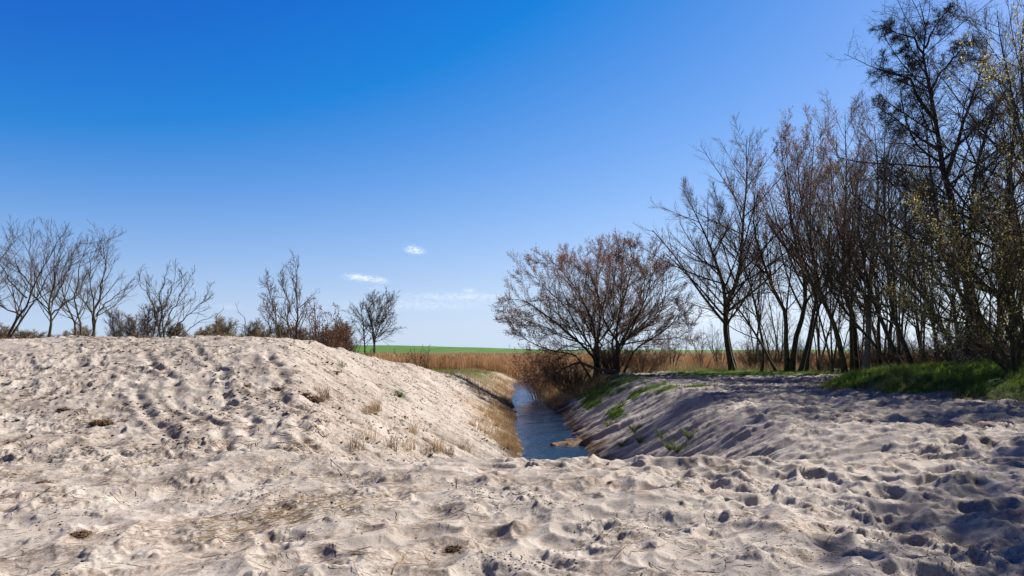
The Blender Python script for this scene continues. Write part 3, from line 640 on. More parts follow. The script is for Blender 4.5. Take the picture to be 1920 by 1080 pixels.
# ---- bushes: many thin stems from one foot
def bush(name, label, cat, x, y, h, w, n, seed, mats=('twig_grey', 'twig_grey'), lv=None, bud=None, group=None, lean=(0, 0), gz=None, r=.018):
    rng = np.random.default_rng(seed); g = ground(x, y) if gz is None else gz
    e = empty(name, (x, y, g), label, cat, group)
    a = rng.random(n)*2*math.pi; rr = np.sqrt(rng.random(n)); hh = h*(.6+.4*rng.random(n))*(1-.35*rr*rr)
    base_ = np.stack([np.cos(a)*rr*w*.14, np.sin(a)*rr*w*.14, np.full(n, -.05)], 1)
    top = np.stack([np.cos(a)*rr*w*.5+lean[0]*hh, np.sin(a)*rr*w*.5+lean[1]*hh, hh], 1)
    t = np.linspace(0, 1, 6)[None, :, None]; P = base_[:, None]*(1-t)+top[:, None]*t; P[:, :, :2] -= ((top-base_)[:, None, :2]*(t*(1-t)))*.45
    P += np.cumsum(rng.normal(size=P.shape)*h*.012, 1)
    R = np.maximum(r*(1-t[..., 0])*np.ones((n, 1))*(.6+.8*rng.random((n, 1))), .006); L = np.linalg.norm(top-base_, axis=1)
    V, F = tubes(P, R, 4); quads('stems', V, F, M[mats[0]], e)
    lst = []; Q, RR, LL = P, R, L
    for l_ in (lv or [dict(m=7, t0=.2, ang=32, lf=.35, k=4, wig=.1, up=.06, rmin=.007), dict(m=5, t0=.15, ang=34, lf=.45, k=3, wig=.1, up=.05, rmin=.006, lmin=.12)]):
        Q, RR, LL = sprout(Q, RR, LL, rng, **l_); lst.append(tubes(Q, RR, 3))
    V, F = merge(lst); tq = quads('twigs', V, F, M[mats[1]], e)
    if bud: V, F = specks(Q, rng, bud[1], bud[2], asp=.7); quads(bud[3], V, F, M[bud[0]], tq)
    return e
def bpx(name, label, cat, pxx, D, *a, **k): return bush(name, label, cat, (pxx-960)/1280*D, D, *a, **k)

bpx('shrub', 'russet shrub standing left of the willow trunk above the water', 'shrub', 1018, 52, 5.6, 5.4, 48, 101, ('twig_red', 'twig_red'), bud=('leaf_dead', 2, .09, 'leaves'), group='shrubs around the round willow')
bpx('shrub', 'grey-brown brush hanging over the far right water edge of the ditch', 'shrub', 1020, 55, 2.6, 4.4, 70, 102, ('straw_dark', 'straw_dark'), lean=(-.35, -.2), group='shrubs around the round willow')
bpx('shrub', 'tangled brown brush at the foot of the willow, left of its trunks', 'shrub', 1070, 49, 3.1, 5.4, 120, 103, ('straw_dark', 'twig_grey'), lean=(-.2, -.2), group='shrubs around the round willow')
bpx('shrub', 'dense tangle of dead stems right between the willow trunks', 'shrub', 1148, 49.5, 3.0, 4.2, 110, 104, ('twig_dark', 'twig_grey'), group='shrubs around the round willow')
bpx('shrub', 'low brown thicket right of the willow trunks beside the sand track', 'shrub', 1205, 50, 2.3, 5.0, 80, 105, ('straw_dark', 'twig_red'), group='shrubs around the round willow')
bpx('shrub', 'small upright brown shrub standing alone between willow and grove, the left of two', 'shrub', 1262, 57, 4.4, 2.2, 10, 106, ('bark', 'twig'), group='shrubs between willow and grove', r=.04)
bpx('shrub', 'thin dark shrub nearer the forked tree, on the reed edge', 'shrub', 1315, 64, 4.0, 3.0, 8, 107, ('bark', 'twig_dark'), group='shrubs between willow and grove', r=.04)
bpx('shrub', 'dark twiggy shrub partly hidden behind the forked tree', 'shrub', 1350, 61, 4.6, 3.4, 12, 108, ('bark', 'twig_dark'), group='shrubs between willow and grove', r=.04)
bpx('shrub', 'russet shrub low against the right flank of the willow', 'shrub', 1238, 54, 3.0, 4.0, 26, 109, ('twig_red', 'twig_red'), bud=('bud_red', 1, .05, 'buds'), group='shrubs around the round willow')
# fallen dead trunk under the willow
def rod(name, pts, r, mat, label, cat, seed=0, K=10, group=None, wob=.02, sides=6, tip=.3):
    rng = np.random.default_rng(seed); P = spline(pts, K, rng, wob); V, F = tubes(P[None], (r*np.linspace(1, tip, K))[None], sides)
    b = np.array(pts[0], float); o = quads(name, V, F, M[mat], None, True, b); return tag(o, label, cat, group)
rod('fallen_log', px(47, (1160, 697), (1120, 692), (1085, 680), (1052, 694)), .16, 'driftwood', 'dark fallen log lying in the brush under the willow', 'log', 3)
# undergrowth of the grove
UND = [(1410, 56, 'brown undergrowth bush right of the forked trunk'), (1445, 55, 'brown undergrowth bush left of the V-shaped pair'), (1540, 52, 'brown undergrowth bush right of the V-shaped pair'),
       (1570, 50, 'brown undergrowth bush left of the upright trunks mid-grove'), (1655, 46, 'brown undergrowth bush right of the pale trunk'), (1700, 44, 'brown undergrowth bush under the three leaning trunks'),
       (1745, 40, 'brown undergrowth bush left of the alder foot'), (1790, 38, 'brown undergrowth bush at the foot of the alder'), (1850, 35, 'brown undergrowth bush behind the low catkin willow'),
       (1890, 32, 'dark undergrowth bush above the bank near the right edge'), (1930, 30, 'dark undergrowth bush at the right edge'), (1505, 60, 'brown bush far behind the V-shaped pair'),
       (1620, 58, 'brown bush far behind the pale trunk'), (1680, 56, 'brown bush far behind the leaning trunks'), (1760, 54, 'brown bush far behind the alder'), (1830, 50, 'brown bush far behind the catkin willow'), (1900, 46, 'brown bush far back at the right edge')]
ub = None
for i, (p_, D, lb) in enumerate(UND):
    x = (p_-960)/1280*D
    if ub is None: ub = bush('undergrowth_bush', lb, 'bush', x, D, 2.6, 4.2, 70, 120, ('twig_grey', 'twig'), group='undergrowth bushes in the grove')
    else: copy_thing(ub, (x, D, ground(x, D)-.05), i*1.1, (1.0+.3*math.sin(i*2.1), 1.0+.3*math.sin(i*2.1), .9+.35*math.sin(i*1.7+1)), lb)

# ================================================================ left: saplings on the dune
LV_SAP = [dict(m=12, t0=.15, ang=36, lf=.44, taper=.55, k=7, wig=.045, up=.08, rmin=.0075, zmin=.15),
          dict(m=8, t0=.15, ang=34, jit=9, lf=.45, taper=.5, k=5, wig=.06, up=.08, rmin=.0048),
          dict(m=5, t0=.2, ang=34, lf=.42, taper=.4, k=4, wig=.06, up=.07, rmin=.0036, lmin=.12)]
GR = 'bare young trees behind the dune crest'
tree('bare_sapling', 'young tree with a crooked trunk leaning right from the dune crest at the left edge', 'tree',
     [px(25, (8, 632), (30, 595), (48, 565), (65, 520), (85, 470), (110, 425)), px(25, (10, 630), (40, 592), (70, 540), (95, 490), (130, 440), dd=1)], LV_SAP, 201, [.06, .045], ('bark', 'twig'), None, GR, tipr=.004, top=.86, wob=.03,
     forks=[px(25, (50, 545), (25, 520), (5, 480), (-20, 450)), px(25, (40, 585), (0, 560), (-40, 540)), px(25, (60, 520), (30, 470), (20, 430))])
tree('bare_sapling', 'fan-crowned young tree second from the left, upright trunk on the dune crest', 'tree',
     [px(24.5, (93, 632), (96, 590), (92, 552), (100, 510), (104, 450), (120, 408)), px(24.5, (92, 632), (95, 590), (80, 545), (65, 490), (50, 440), (35, 412), dd=-1)], LV_SAP, 202, [.055, .04], ('bark_moss', 'twig'), None, GR, tipr=.004, top=.86,
     forks=[px(24.5, (96, 555), (120, 510), (140, 450), (155, 420), dd=.7), px(24.5, (95, 585), (130, 550), (160, 500))])
tree('bare_sapling', 'young tree leaning left off the picture edge over the dune crest', 'tree',
     [px(26, (-60, 632), (-40, 560), (-10, 500), (15, 440), (30, 415)), px(26, (-62, 632), (-80, 550), (-70, 470), (-60, 420))], LV_SAP, 203, [.07, .06], ('bark', 'twig'), None, GR, tipr=.004, top=.86)
tree('bare_sapling', 'slender young tree with straight upright shoots just right of the fan-crowned tree', 'tree',
     [px(24, (175, 632), (176, 590), (185, 555), (196, 500), (199, 440)), px(24, (172, 632), (174, 580), (170, 520), (171, 470), dd=-.5)], LV_SAP, 204, [.05, .04], ('bark_moss', 'twig'), None, GR, tipr=.005,
     forks=[px(24, (180, 592), (205, 565), (222, 550), (238, 538)), px(24, (178, 600), (160, 560), (150, 520))])
tree('bare_sapling', 'two-stemmed young tree leaning left between the fan-crowned tree and the upright shoots', 'tree',
     [px(25, (143, 632), (135, 600), (125, 570), (118, 520), (130, 470)), px(25, (160, 632), (150, 600), (140, 560), (150, 500), (160, 465))], LV_SAP, 205, [.045, .045], ('bark_moss', 'twig'), None, GR, tipr=.005)
tree('bare_sapling', 'wide fan-shaped young tree standing alone on the middle of the dune crest', 'tree',
     [px(23.5, (300, 630), (301, 590), (300, 550), (303, 520), (312, 488)), px(23.5, (301, 630), (290, 580), (282, 550), (265, 520), (258, 505), dd=-.7),
      px(23.5, (306, 630), (315, 590), (330, 555), (345, 525), (352, 497), dd=.5), px(23.5, (320, 628), (345, 590), (370, 565), (388, 535)), px(23.5, (309, 630), (306, 580), (318, 540), (330, 500), dd=.8)],
     [dict(m=8, t0=.2, ang=28, lf=.42, taper=.5, k=6, wig=.06, up=.10, rmin=.009, zmin=.2), dict(m=6, t0=.15, ang=30, lf=.42, k=4, wig=.08, up=.08, rmin=.006), dict(m=3, t0=.3, ang=34, lf=.4, k=3, wig=.08, up=.06, rmin=.0045, lmin=.1)],
     206, [.04, .028, .03, .027, .027], ('bark_moss', 'twig'), None, GR, tipr=.005, top=.86)
tree('bare_sapling', 'low arching sapling right of the lone fan-shaped tree, almost lying on the crest', 'tree',
     [px(23.5, (330, 630), (360, 610), (390, 600), (412, 585))], [dict(m=4, t0=.3, ang=40, lf=.3, k=4, up=.1, rmin=.005), dict(m=3, t0=.3, ang=34, lf=.3, k=3, rmin=.004)], 207, [.02], ('bark', 'twig'), None, GR, tipr=.004)
tree('bare_sapling', 'single bare whip sticking up from the dune crest left of the dark shrubs', 'tree',
     [px(24, (462, 640), (455, 600), (442, 568))], [dict(m=3, t0=.3, ang=30, lf=.2, k=3, up=.1, rmin=.004), dict(m=2, t0=.3, ang=30, lf=.3, k=3, rmin=.003)], 208, [.014], ('bark', 'twig'), None, GR, tipr=.004)
LV_BIR = [dict(m=20, t0=.15, ang=28, lf=.30, taper=.5, k=6, wig=.06, up=.11, rmin=.008, zmin=.2), dict(m=6, t0=.15, ang=32, lf=.45, k=4, wig=.09, up=.07, rmin=.006), dict(m=4, t0=.2, ang=34, lf=.42, k=3, wig=.1, up=.04, rmin=.005, lmin=.12)]
tree('birch_sapling', 'tall slender young tree at the right end of the dune crest, two upright trunks', 'tree',
     [px(26, (557, 645), (558, 590), (556, 540), (555, 500), (556, 478)), px(26, (546, 645), (540, 600), (542, 560), (530, 520), (524, 505))], LV_BIR, 209, [.06, .04], ('bark_moss', 'twig'), None, 'slim trees where the dune crest falls', tipr=.005, top=.9)
tree('birch_sapling', 'thin young tree leaning left beside the tall slender one', 'tree',
     [px(27, (525, 645), (520, 600), (508, 560), (500, 530)), px(27, (500, 645), (505, 600), (498, 570))], LV_BIR, 210, [.035, .03], ('bark', 'twig'), ('leaf_dead', 1, .035, .7, 'leaves'), 'slim trees where the dune crest falls', tipr=.005)
bpx('shrub', 'dense russet-leaved shrub right of the tall slender tree on the dune', 'shrub', 600, 30, 3.4, 2.7, 26, 211, ('bark', 'twig_red'), bud=('leaf_dead', 2, .065, 'leaves'), group='dark shrubs behind the dune shoulder', r=.03, gz=.8)
bpx('shrub', 'dark shrub with few brown leaves right of the russet one, lower down', 'shrub', 632, 33, 2.9, 2.6, 20, 212, ('bark', 'twig_dark'), bud=('leaf_dead', 1, .06, 'leaves'), group='dark shrubs behind the dune shoulder', r=.028, gz=.5)
bpx('shrub', 'low dark shrub between the slender trees and the russet shrub', 'shrub', 575, 31, 2.4, 2.2, 18, 213, ('bark', 'twig_dark'), group='dark shrubs behind the dune shoulder', r=.024, gz=.7)
bpx('shrub', 'sparse brown shrub left of the slender trees behind the crest', 'shrub', 520, 33, 2.6, 2.6, 16, 214, ('bark', 'twig'), group='dark shrubs behind the dune shoulder', r=.024, gz=.4)
bpx('shrub', 'small sparse dark shrub in front of the round-crowned twin tree', 'shrub', 655, 40, 3.2, 3.0, 12, 215, ('bark', 'twig_dark'), bud=('leaf_dead', 1, .05, 'leaves'), group='dark shrubs behind the dune shoulder', r=.028, gz=0)

# the round-crowned tree in the distance, with its thinner companion
tree('round_tree', 'round-crowned bare tree in the distance, left of the green field', 'tree',
     [px(90, (702, 692), (701, 650), (698, 620), (692, 590), (690, 570)), px(90, (702, 692), (703, 640), (712, 610), (722, 585), (728, 575), dd=1), px(90, (702, 692), (702, 640), (706, 600), (708, 572), dd=-1)],
     [dict(m=15, t0=.4, ang=46, lf=.42, taper=.4, k=6, wig=.07, up=.08, rmin=.03), dict(m=10, t0=.15, ang=36, lf=.42, k=4, wig=.1, up=.06, rmin=.02), dict(m=7, t0=.1, ang=36, lf=.42, k=3, wig=.12, up=.05, rmin=.014, lmin=.3)],
     220, [.25, .16, .16], ('bark', 'twig_grey'), None, 'twin trees beside the field')
tree('round_tree', 'thinner dark tree joined to the left side of the round-crowned tree', 'tree',
     [px(88, (684, 692), (684, 650), (681, 610), (676, 580))], [dict(m=18, t0=.35, ang=46, lf=.42, taper=.4, k=6, wig=.07, up=.05, rmin=.025), dict(m=8, t0=.15, ang=36, lf=.42, k=4, wig=.1, up=.06, rmin=.018), dict(m=6, t0=.1, ang=36, lf=.42, k=3, wig=.12, rmin=.012, lmin=.3)],
     221, [.16], ('bark_alder', 'twig_dark'), None, 'twin trees beside the field')
for i, (p_, D, h, lb) in enumerate([(758, 62, 2.9, 'small dark sapling before the reeds, the left one nearest the dune'), (782, 60, 2.2, 'lowest of the small dark saplings standing before the reeds'),
                                    (800, 60, 2.9, 'small dark sapling before the reeds, the right one with a tufted top')]):
    bpx('reed_edge_sapling', lb, 'sapling', p_, D, h, 1.6, 4, 230+i, ('bark', 'twig_dark'), bud=('bud_dark', 1, .06, 'cones'), group='small saplings before the reed bed', r=.03)

# ---- far tree rows
def far_tree(seed, mat, h=9.0, w=5.5, st=7):
    rng = np.random.default_rng(seed); stems = []
    for k in range(st):
        a = rng.random()*6.28; r = w*.4*rng.random()
        stems.append([(0, 0, 0), (math.cos(a)*r*.35, math.sin(a)*r*.35, h*.4), (math.cos(a)*r, math.sin(a)*r, h*(.8+.2*rng.random()))])
    return tree('far_tree', 'far tree', 'tree', stems, [dict(m=14, t0=.15, ang=34, lf=.34, k=5, wig=.08, up=.1, rmin=.035), dict(m=10, t0=.1, ang=34, lf=.45, k=4, wig=.1, up=.08, rmin=.022, lmin=.5), dict(m=5, t0=.2, ang=30, lf=.5, k=3, wig=.1, up=.06, rmin=.018, lmin=.5)],
                seed, .12, ('bark', mat), None, 'trees of the far row beyond the dune', gz=0.0, K=8, sides=5)
fa = [far_tree(301, 'far_twig'), far_tree(302, 'far_grey', 9, 5, 4), far_tree(303, 'far_twig', 8, 7)]
used = [False]*3
FT = []
for i, p_ in enumerate([-60, -25, 8, 40, 66, 98, 130, 160, 192, 224, 250, 276, 300, 330, 362, 385, 405, 426, 446, 472, 492, 512, 535, 560, 590, 620, 648]):
    top = 603+7*math.sin(i*1.9)
    if 205 < p_ < 300: top = 578+8*math.sin(i)
    if 395 < p_ < 440: top = 590
    FT.append((p_, 110+20*((i*7) % 5)/5, top, (1 if 205 < p_ < 300 else (0 if i % 3 else 2)), None))
WH = ['beyond the picture edge on the left', 'beyond the picture edge, the nearer one', 'far left, behind the leaning sapling', 'behind the crooked trunk at the left', 'between the crooked sapling and the fan-crowned sapling',
      'right behind the fan-crowned sapling', 'behind the two-stemmed sapling', 'behind the upright shoots', 'just right of the upright shoots', 'tallest grey one left of the lone fan-shaped sapling', 'second grey one left of the lone fan-shaped sapling',
      'grey one touching the lone fan-shaped sapling', 'right behind the lone fan-shaped sapling', 'under the right limbs of the fan-shaped sapling', 'first one clear of the fan-shaped sapling', 'left part of the olive clump mid-crest',
      'highest of the olive clump mid-crest', 'right part of the olive clump mid-crest', 'behind the bare whip on the crest', 'just right of the bare whip', 'left of the slender trees on the crest', 'behind the left slender sapling',
      'behind the tall slender sapling', 'behind the low dark shrub', 'behind the russet-leaved shrub', 'right of the russet-leaved shrub', 'last one before the round-crowned twin tree']
for i, (p_, D, top, w, _) in enumerate(FT):
    if i in (5, 8, 12, 14, 21): continue
    x = (p_-960)/1280*D; h = CAMH+(655-top)/1280*D+.95; s = h/9.6
    lb = 'distant bare tree of the far row, '+WH[i]
    if not used[w]: used[w] = True; o = fa[w]; o.location = (x, D, -.95); o.scale = (s, s, s); o.rotation_euler = (0, 0, i*1.3); o['label'] = lb
    else: copy_thing(fa[w], (x, D, -.95), i*1.3, (s*1.35, s*1.35, s*(.9+.1*math.sin(i*3))), lb)
RW = [(1215, 170, 635, 'far tree low on the horizon behind the right flank of the willow'), (1245, 190, 632, 'far tree on the horizon between willow and lone shrub'), (1285, 180, 628, 'far tree on the horizon left of the forked trunk'),
      (1312, 150, 614, 'bluish far tree left of the forked trunk, the bigger of the pair'), (1340, 150, 605, 'bluish far tree touching the forked trunk on its left'), (1400, 160, 622, 'far tree just right of the forked trunk'),
      (1440, 170, 620, 'far tree seen left of the V-shaped pair'), (1550, 150, 618, 'far tree seen between V-shaped pair and leaning trunk'), (1660, 140, 612, 'far tree seen right of the pale trunk'), (1720, 130, 608, 'far tree seen low left of the alder'),
      (1780, 130, 606, 'far tree seen low behind the alder'), (1860, 120, 604, 'far tree seen low behind the catkin willow'), (1500, 160, 622, 'far tree seen low inside the V-shaped pair'), (1610, 150, 616, 'far tree seen low behind the upright trunks'),
      (955, 420, 645, 'tiny far tree on the field edge left of the willow')]
for i, (p_, D, top, lb) in enumerate(RW):
    x = (p_-960)/1280*D; g = ground(x, D); h = CAMH+(655-top)/1280*D-g; s = h/9.4
    s = (h/12.5, h/9.5)[i % 2]; copy_thing(yt[i % 2], (x, D, g), i*2.1, (s*1.5, s*1.5, s), lb, 'trees on the far right horizon')

# ================================================================ reeds and grasses (uncountable)
def blades(n, rng, x, y, z, h, w, lean=.25, segs=2, wind=(0, 0)):
    a = rng.random(n)*2*math.pi; lx = np.cos(a)*lean*rng.random(n)+wind[0]; ly = np.sin(a)*lean*rng.random(n)+wind[1]
    b = rng.random(n)*2*math.pi; ux = np.cos(b)*w; uy = np.sin(b)*w
    rows = []
    for k in range(segs+1):
        t = k/segs; wd = (1-t)*.9+.1 if k < segs else .08
        cx = x+lx*h*t*t; cy = y+ly*h*t*t; cz = z+h*t*(1-.25*(lx*lx+ly*ly)*t)
        rows.append(np.stack([np.stack([cx-ux*wd/2, cy-uy*wd/2, cz], 1), np.stack([cx+ux*wd/2, cy+uy*wd/2, cz], 1)], 1))
    V = np.stack(rows, 1).reshape(-1, 3)
    b0 = np.arange(n)[:, None]*(segs+1)*2+np.arange(segs)[None, :]*2
    F = np.stack([b0, b0+1, b0+3, b0+2], -1).reshape(-1, 4); return V, F
rng = np.random.default_rng(9)
def reeds():
    n = 52000
    y = 82+38*rng.random(n)**1.6; x = -34+rng.random(n)*100
    ok = np.abs(x-centre(y)) > 1.4; x = x[ok]; y = y[ok]; n = len(x)
    h = (1.65+.45*rng.random(n)+.45*vn(x*.25, y*.25, 3)+.35*vn(x*.9, y*.5, 4))
    z = base(x, y)
    st = blades(n, rng, x, y, z-.05, h, .045, .16, 2)
    pl = blades(n//2, rng, x[:n//2], y[:n//2], z[:n//2]+h[:n//2]*.86, np.full(n//2, .38), .07, .5, 1)
    V, F = merge([st, pl]); tag(quads('reed_bed', V, F, M['reed']), 'wide bed of dry golden reeds in front of the green field', 'reeds', kind='stuff')
reeds()
def grass_bank():
    n = 190000
    y = 18+36*rng.random(n)**1.35; x = np.interp(y, EDGE_Y, EDGE_X)-1.0+13*rng.random(n)**1.5
    _, _, g, _, _, _ = masks(x, y); pt = fbm(x*.9, y*.9, 7, 4)
    ok = (g > .3+.5*rng.random(n)) & (pt > -.18-.25*rng.random(n)); x = x[ok]; y = y[ok]; n = len(x)
    d = x-np.interp(y, EDGE_Y, EDGE_X)
    h = (.06+.24*rng.random(n))*(.4+.6*sm(0, 1.5, d))*(1+1.5*fbm(x*1.3, y*1.3, 8, 3)); z = height(x, y)
    V, F = blades(n, rng, x, y, z-.02, h, .016, .8, 2, (-.15, -.1))
    tag(quads('bank_grass', V, F, M['grass']), 'lush green grass covering the bank under the right-hand grove', 'grass', kind='stuff')
grass_bank()
def thin_grass():
    n = 300000; y = 28+60*rng.random(n)**1.25; x = -14+36*rng.random(n)
    _, _, g, so, _, _ = masks(x, y); ok = (g > .3+.4*rng.random(n)) & (np.abs(x-centre(y)) > 1.6); x = x[ok]; y = y[ok]; n = len(x)
    V, F = blades(n, rng, x, y, height(x, y)-.02, .06+.13*rng.random(n), .02, .7, 1)
    tag(quads('verge_grass', V, F, M['grass']), 'short green grass along the ditch rims and sand track', 'grass', kind='stuff')
thin_grass()
def fringe():
    P = []
    n = 11000; y = 24+40*rng.random(n)**1.3; c = centre(y); x = c-1.28-rng.random(n)**1.2*1.5; k = (vn(x*.8, y*.8, 33) > -.1+.15*(y > 34)); x = x[k]; y = y[k]
    P.append(blades(len(x), rng, x, y, height(x, y)-.02, .12+.30*rng.random(len(x)), .016, .9, 2, (.2, -.1)))
    n = 9000; y = 40+38*rng.random(n); x = -4.6+4.2*rng.random(n); k = vn(x*.9, y*.6, 35) > -.05; x = x[k]; y = y[k]
    P.append(blades(len(x), rng, x, y, height(x, y)-.02, .15+.3*rng.random(len(x)), .018, .8, 2, (.1, -.1)))
    n = 14000; y = 44+36*rng.random(n); x = centre(y)+1.2+3.6*rng.random(n)**1.2; k = vn(x*.9, y*.6, 36) > -.15; x = x[k]; y = y[k]
    P.append(blades(len(x), rng, x, y, height(x, y)-.02, .3+.6*rng.random(len(x)), .02, .8, 2, (-.3, -.1)))
    n = 14000; y = 51+12*rng.random(n); x = 6+20*rng.random(n); k = vn(x*.6, y*.6, 37) > -.1; x = x[k]; y = y[k]
    P.append(blades(len(x), rng, x, y, height(x, y)-.02, .3+.6*rng.random(len(x)), .02, .8, 2))
    n = 9000; y = 19+26*rng.random(n); x = np.interp(y, EDGE_Y, EDGE_X)-.8+9*rng.random(n)**1.3; k = vn(x*.7, y*.7, 38) > -.08; x = x[k]; y = y[k]
    P.append(blades(len(x), rng, x, y, height(x, y)-.02, .15+.4*rng.random(len(x))**2, .010, 1.0, 2))
    n = 2600; y = 11.3+9*rng.random(n)**1.5; x = -4.6+4.6*rng.random(n); k = vn(x*1.3, y*.9, 42) > .0; x = x[k]; y = y[k]
    P.append(blades(len(x), rng, x, y, height(x, y)-.02, .08+.26*rng.random(len(x))**1.5, .007, 1.0, 2, (.1, -.1)))
    V, F = merge(P); tag(quads('dry_grass', V, F, M['straw']), 'fringe of dry yellow grass along the water edges and verges', 'dry grass', kind='stuff')
fringe()
def behind_dune():
    n = 26000; y = 23.5+7*rng.random(n); x = -22+14.5*rng.random(n); k = vn(x*.8, y*.8, 39) > -.05; x = x[k]; y = y[k]
    V, F = blades(len(x), rng, x, y, height(x, y)-.02, .08+.16*rng.random(len(x)), .010, .9, 2)
    tag(quads('crest_grass', V, F, M['straw_dark']), 'thin brown grass along and behind the dune crest', 'dry grass', kind='stuff')
behind_dune()

# ================================================================ litter on the sand
def lumps(n, rng, x, y, z, s, flat=.6):
    """rough pebble-like clods: jittered octahedra split once"""
    o = np.array([[1, 0, 0], [0, 1, 0], [-1, 0, 0], [0, -1, 0], [.7, .7, .6], [-.7, .7, .6], [-.7, -.7, .6], [.7, -.7, .6], [0, 0, 1.], [0, 0, -1]])
    f = np.array([[0, 4, 8, 7], [1, 5, 8, 4], [2, 6, 8, 5], [3, 7, 8, 6], [0, 9, 1, 4], [1, 9, 2, 5], [2, 9, 3, 6], [3, 9, 0, 7]])
    P = o[None]*(.65+.7*rng.random((n, 10, 1))); P = P*np.stack([np.ones(n), .6+.5*rng.random(n), np.full(n, flat)], 1)[:, None, :]
    a = rng.random(n)*6.28; ca = np.cos(a)[:, None]; sa = np.sin(a)[:, None]
    X = P[..., 0]*ca-P[..., 1]*sa; Y = P[..., 0]*sa+P[..., 1]*ca
    V = np.stack([X, Y, P[..., 2]], -1)*s[:, None, None]+np.stack([x, y, z-s*.1], 1)[:, None, :]
    return V.reshape(-1, 3), (np.arange(n)[:, None, None]*10+f[None]).reshape(-1, 4)
def clods():
    n = 150000; y = 4.2+8.5*rng.random(n)**1.2; x = (rng.random(n)*1.8-.9)*(y+.5)
    w = fbm(x*.9+7, y*.9, 121, 3)+.10*sm(-2, -6, x)*sm(13, 8, y)+.25*fbm(x*4, y*4, 301, 2)
    ok = w > -.12+.5*rng.random(n)**.8; x = x[ok]; y = y[ok]; s = (.0032+.014*rng.random(len(x))**6)*(1-.4*sm(-1, 2, x))
    A = lumps(len(x), rng, x, y, height(x, y), s)
    n = 60000; y = 11.5+36*rng.random(n)**1.3; x = -14+14.5*rng.random(n)
    w = .6*fbm(x*.7, y*2.6+.3*x, 311, 3)+.4*fbm(x*2, y*6, 312, 2)+.06; ok = w > -.05+.4*rng.random(n); x = x[ok]; y = y[ok]; s = .006+.042*rng.random(len(x))**5
    B = lumps(len(x), rng, x, y, height(x, y), s)
    n = 9000; y = 11.5+24*rng.random(n); x = 2.6+14*rng.random(n); w = fbm(x*1.1, y*1.1, 321, 3); ok = w > .3*rng.random(n); x = x[ok]; y = y[ok]; s = .006+.022*rng.random(len(x))**4
    Cc = lumps(len(x), rng, x, y, height(x, y), s)
    V, F = merge([A, B, Cc]); tag(quads('soil_crumbs', V, F, M['clod']), 'dark crumbs of soil scattered all over the pale sand', 'soil crumbs', kind='stuff')
clods()
def sticks(n, rng, x, y, L, r, lift=.15, upright=0.0, ang=None):
    z = height(x, y); a = rng.random(n)*6.28 if ang is None else ang+rng.normal(size=n)*.5
    t = np.linspace(0, 1, 4)[None, :]; cx = x[:, None]+np.cos(a)[:, None]*L[:, None]*(t-.5); cy = y[:, None]+np.sin(a)[:, None]*L[:, None]*(t-.5)
    bend = rng.normal(size=(n, 1))*.12*L[:, None]; cx += -np.sin(a)[:, None]*bend*t*(1-t)*4; cy += np.cos(a)[:, None]*bend*t*(1-t)*4
    zz = height(cx.ravel(), cy.ravel()).reshape(n, 4); slope = (z[:, None]+(t-.5)*(zz[:, -1:]-zz[:, :1]))
    cz = np.maximum(slope, zz*.6+slope*.4)+r[:, None]*.6+lift*L[:, None]*t*(rng.random((n, 1))**2)
    return tubes(np.stack([cx, cy, cz], -1), np.repeat(r[:, None], 4, 1), 3)
def litter():
    A = []
    for (n, y0, y1, x0, x1, L0, L1, r, pers) in ((6500, 4.3, 11, -.85, .85, .02, .15, .0016, True), (700, 4.3, 11, -.8, .3, .12, .4, .0026, True), (9000, 11, 40, -14, .2, .06, .35, .005, False), (1100, 11.5, 36, 3, 17, .06, .28, .004, False)):
        y = y0+(y1-y0)*rng.random(n)**1.15
        x = (x0+(x1-x0)*rng.random(n))*(y+.3 if pers else 1)
        w = fbm(x*.8+2, y*.8, 331, 3); ok = w > -.25+.45*rng.random(n); x = x[ok]; y = y[ok]; k = len(x)
        L = L0+(L1-L0)*rng.random(k)**2; A.append(sticks(k, rng, x, y, L, r*(.6+.8*rng.random(k))))
    cut = len(A)
    V, F = merge(A[::1]); h = len(V)
    tag(quads('straw_litter', V, F, M['straw_dark']), 'bits of brown straw and twigs littered across the sand', 'straw litter', kind='stuff')
    # drifts of pale straw in the left foreground
    n = 420; x = rng.normal(size=n)*.75; y = rng.normal(size=n)*.28; a = .55; X = -2.3+x*math.cos(a)-y*math.sin(a); Y = 7.2+x*math.sin(a)+y*math.cos(a)
    V, F = sticks(n, rng, X, Y, .05+.22*rng.random(n), .0022*(.7+.6*rng.random(n)), .2, ang=.6)
    tag(quads('straw_drift', V, F, M['straw']), 'drift of pale broken straw stalks in the left foreground', 'straw litter', kind='stuff')
litter()

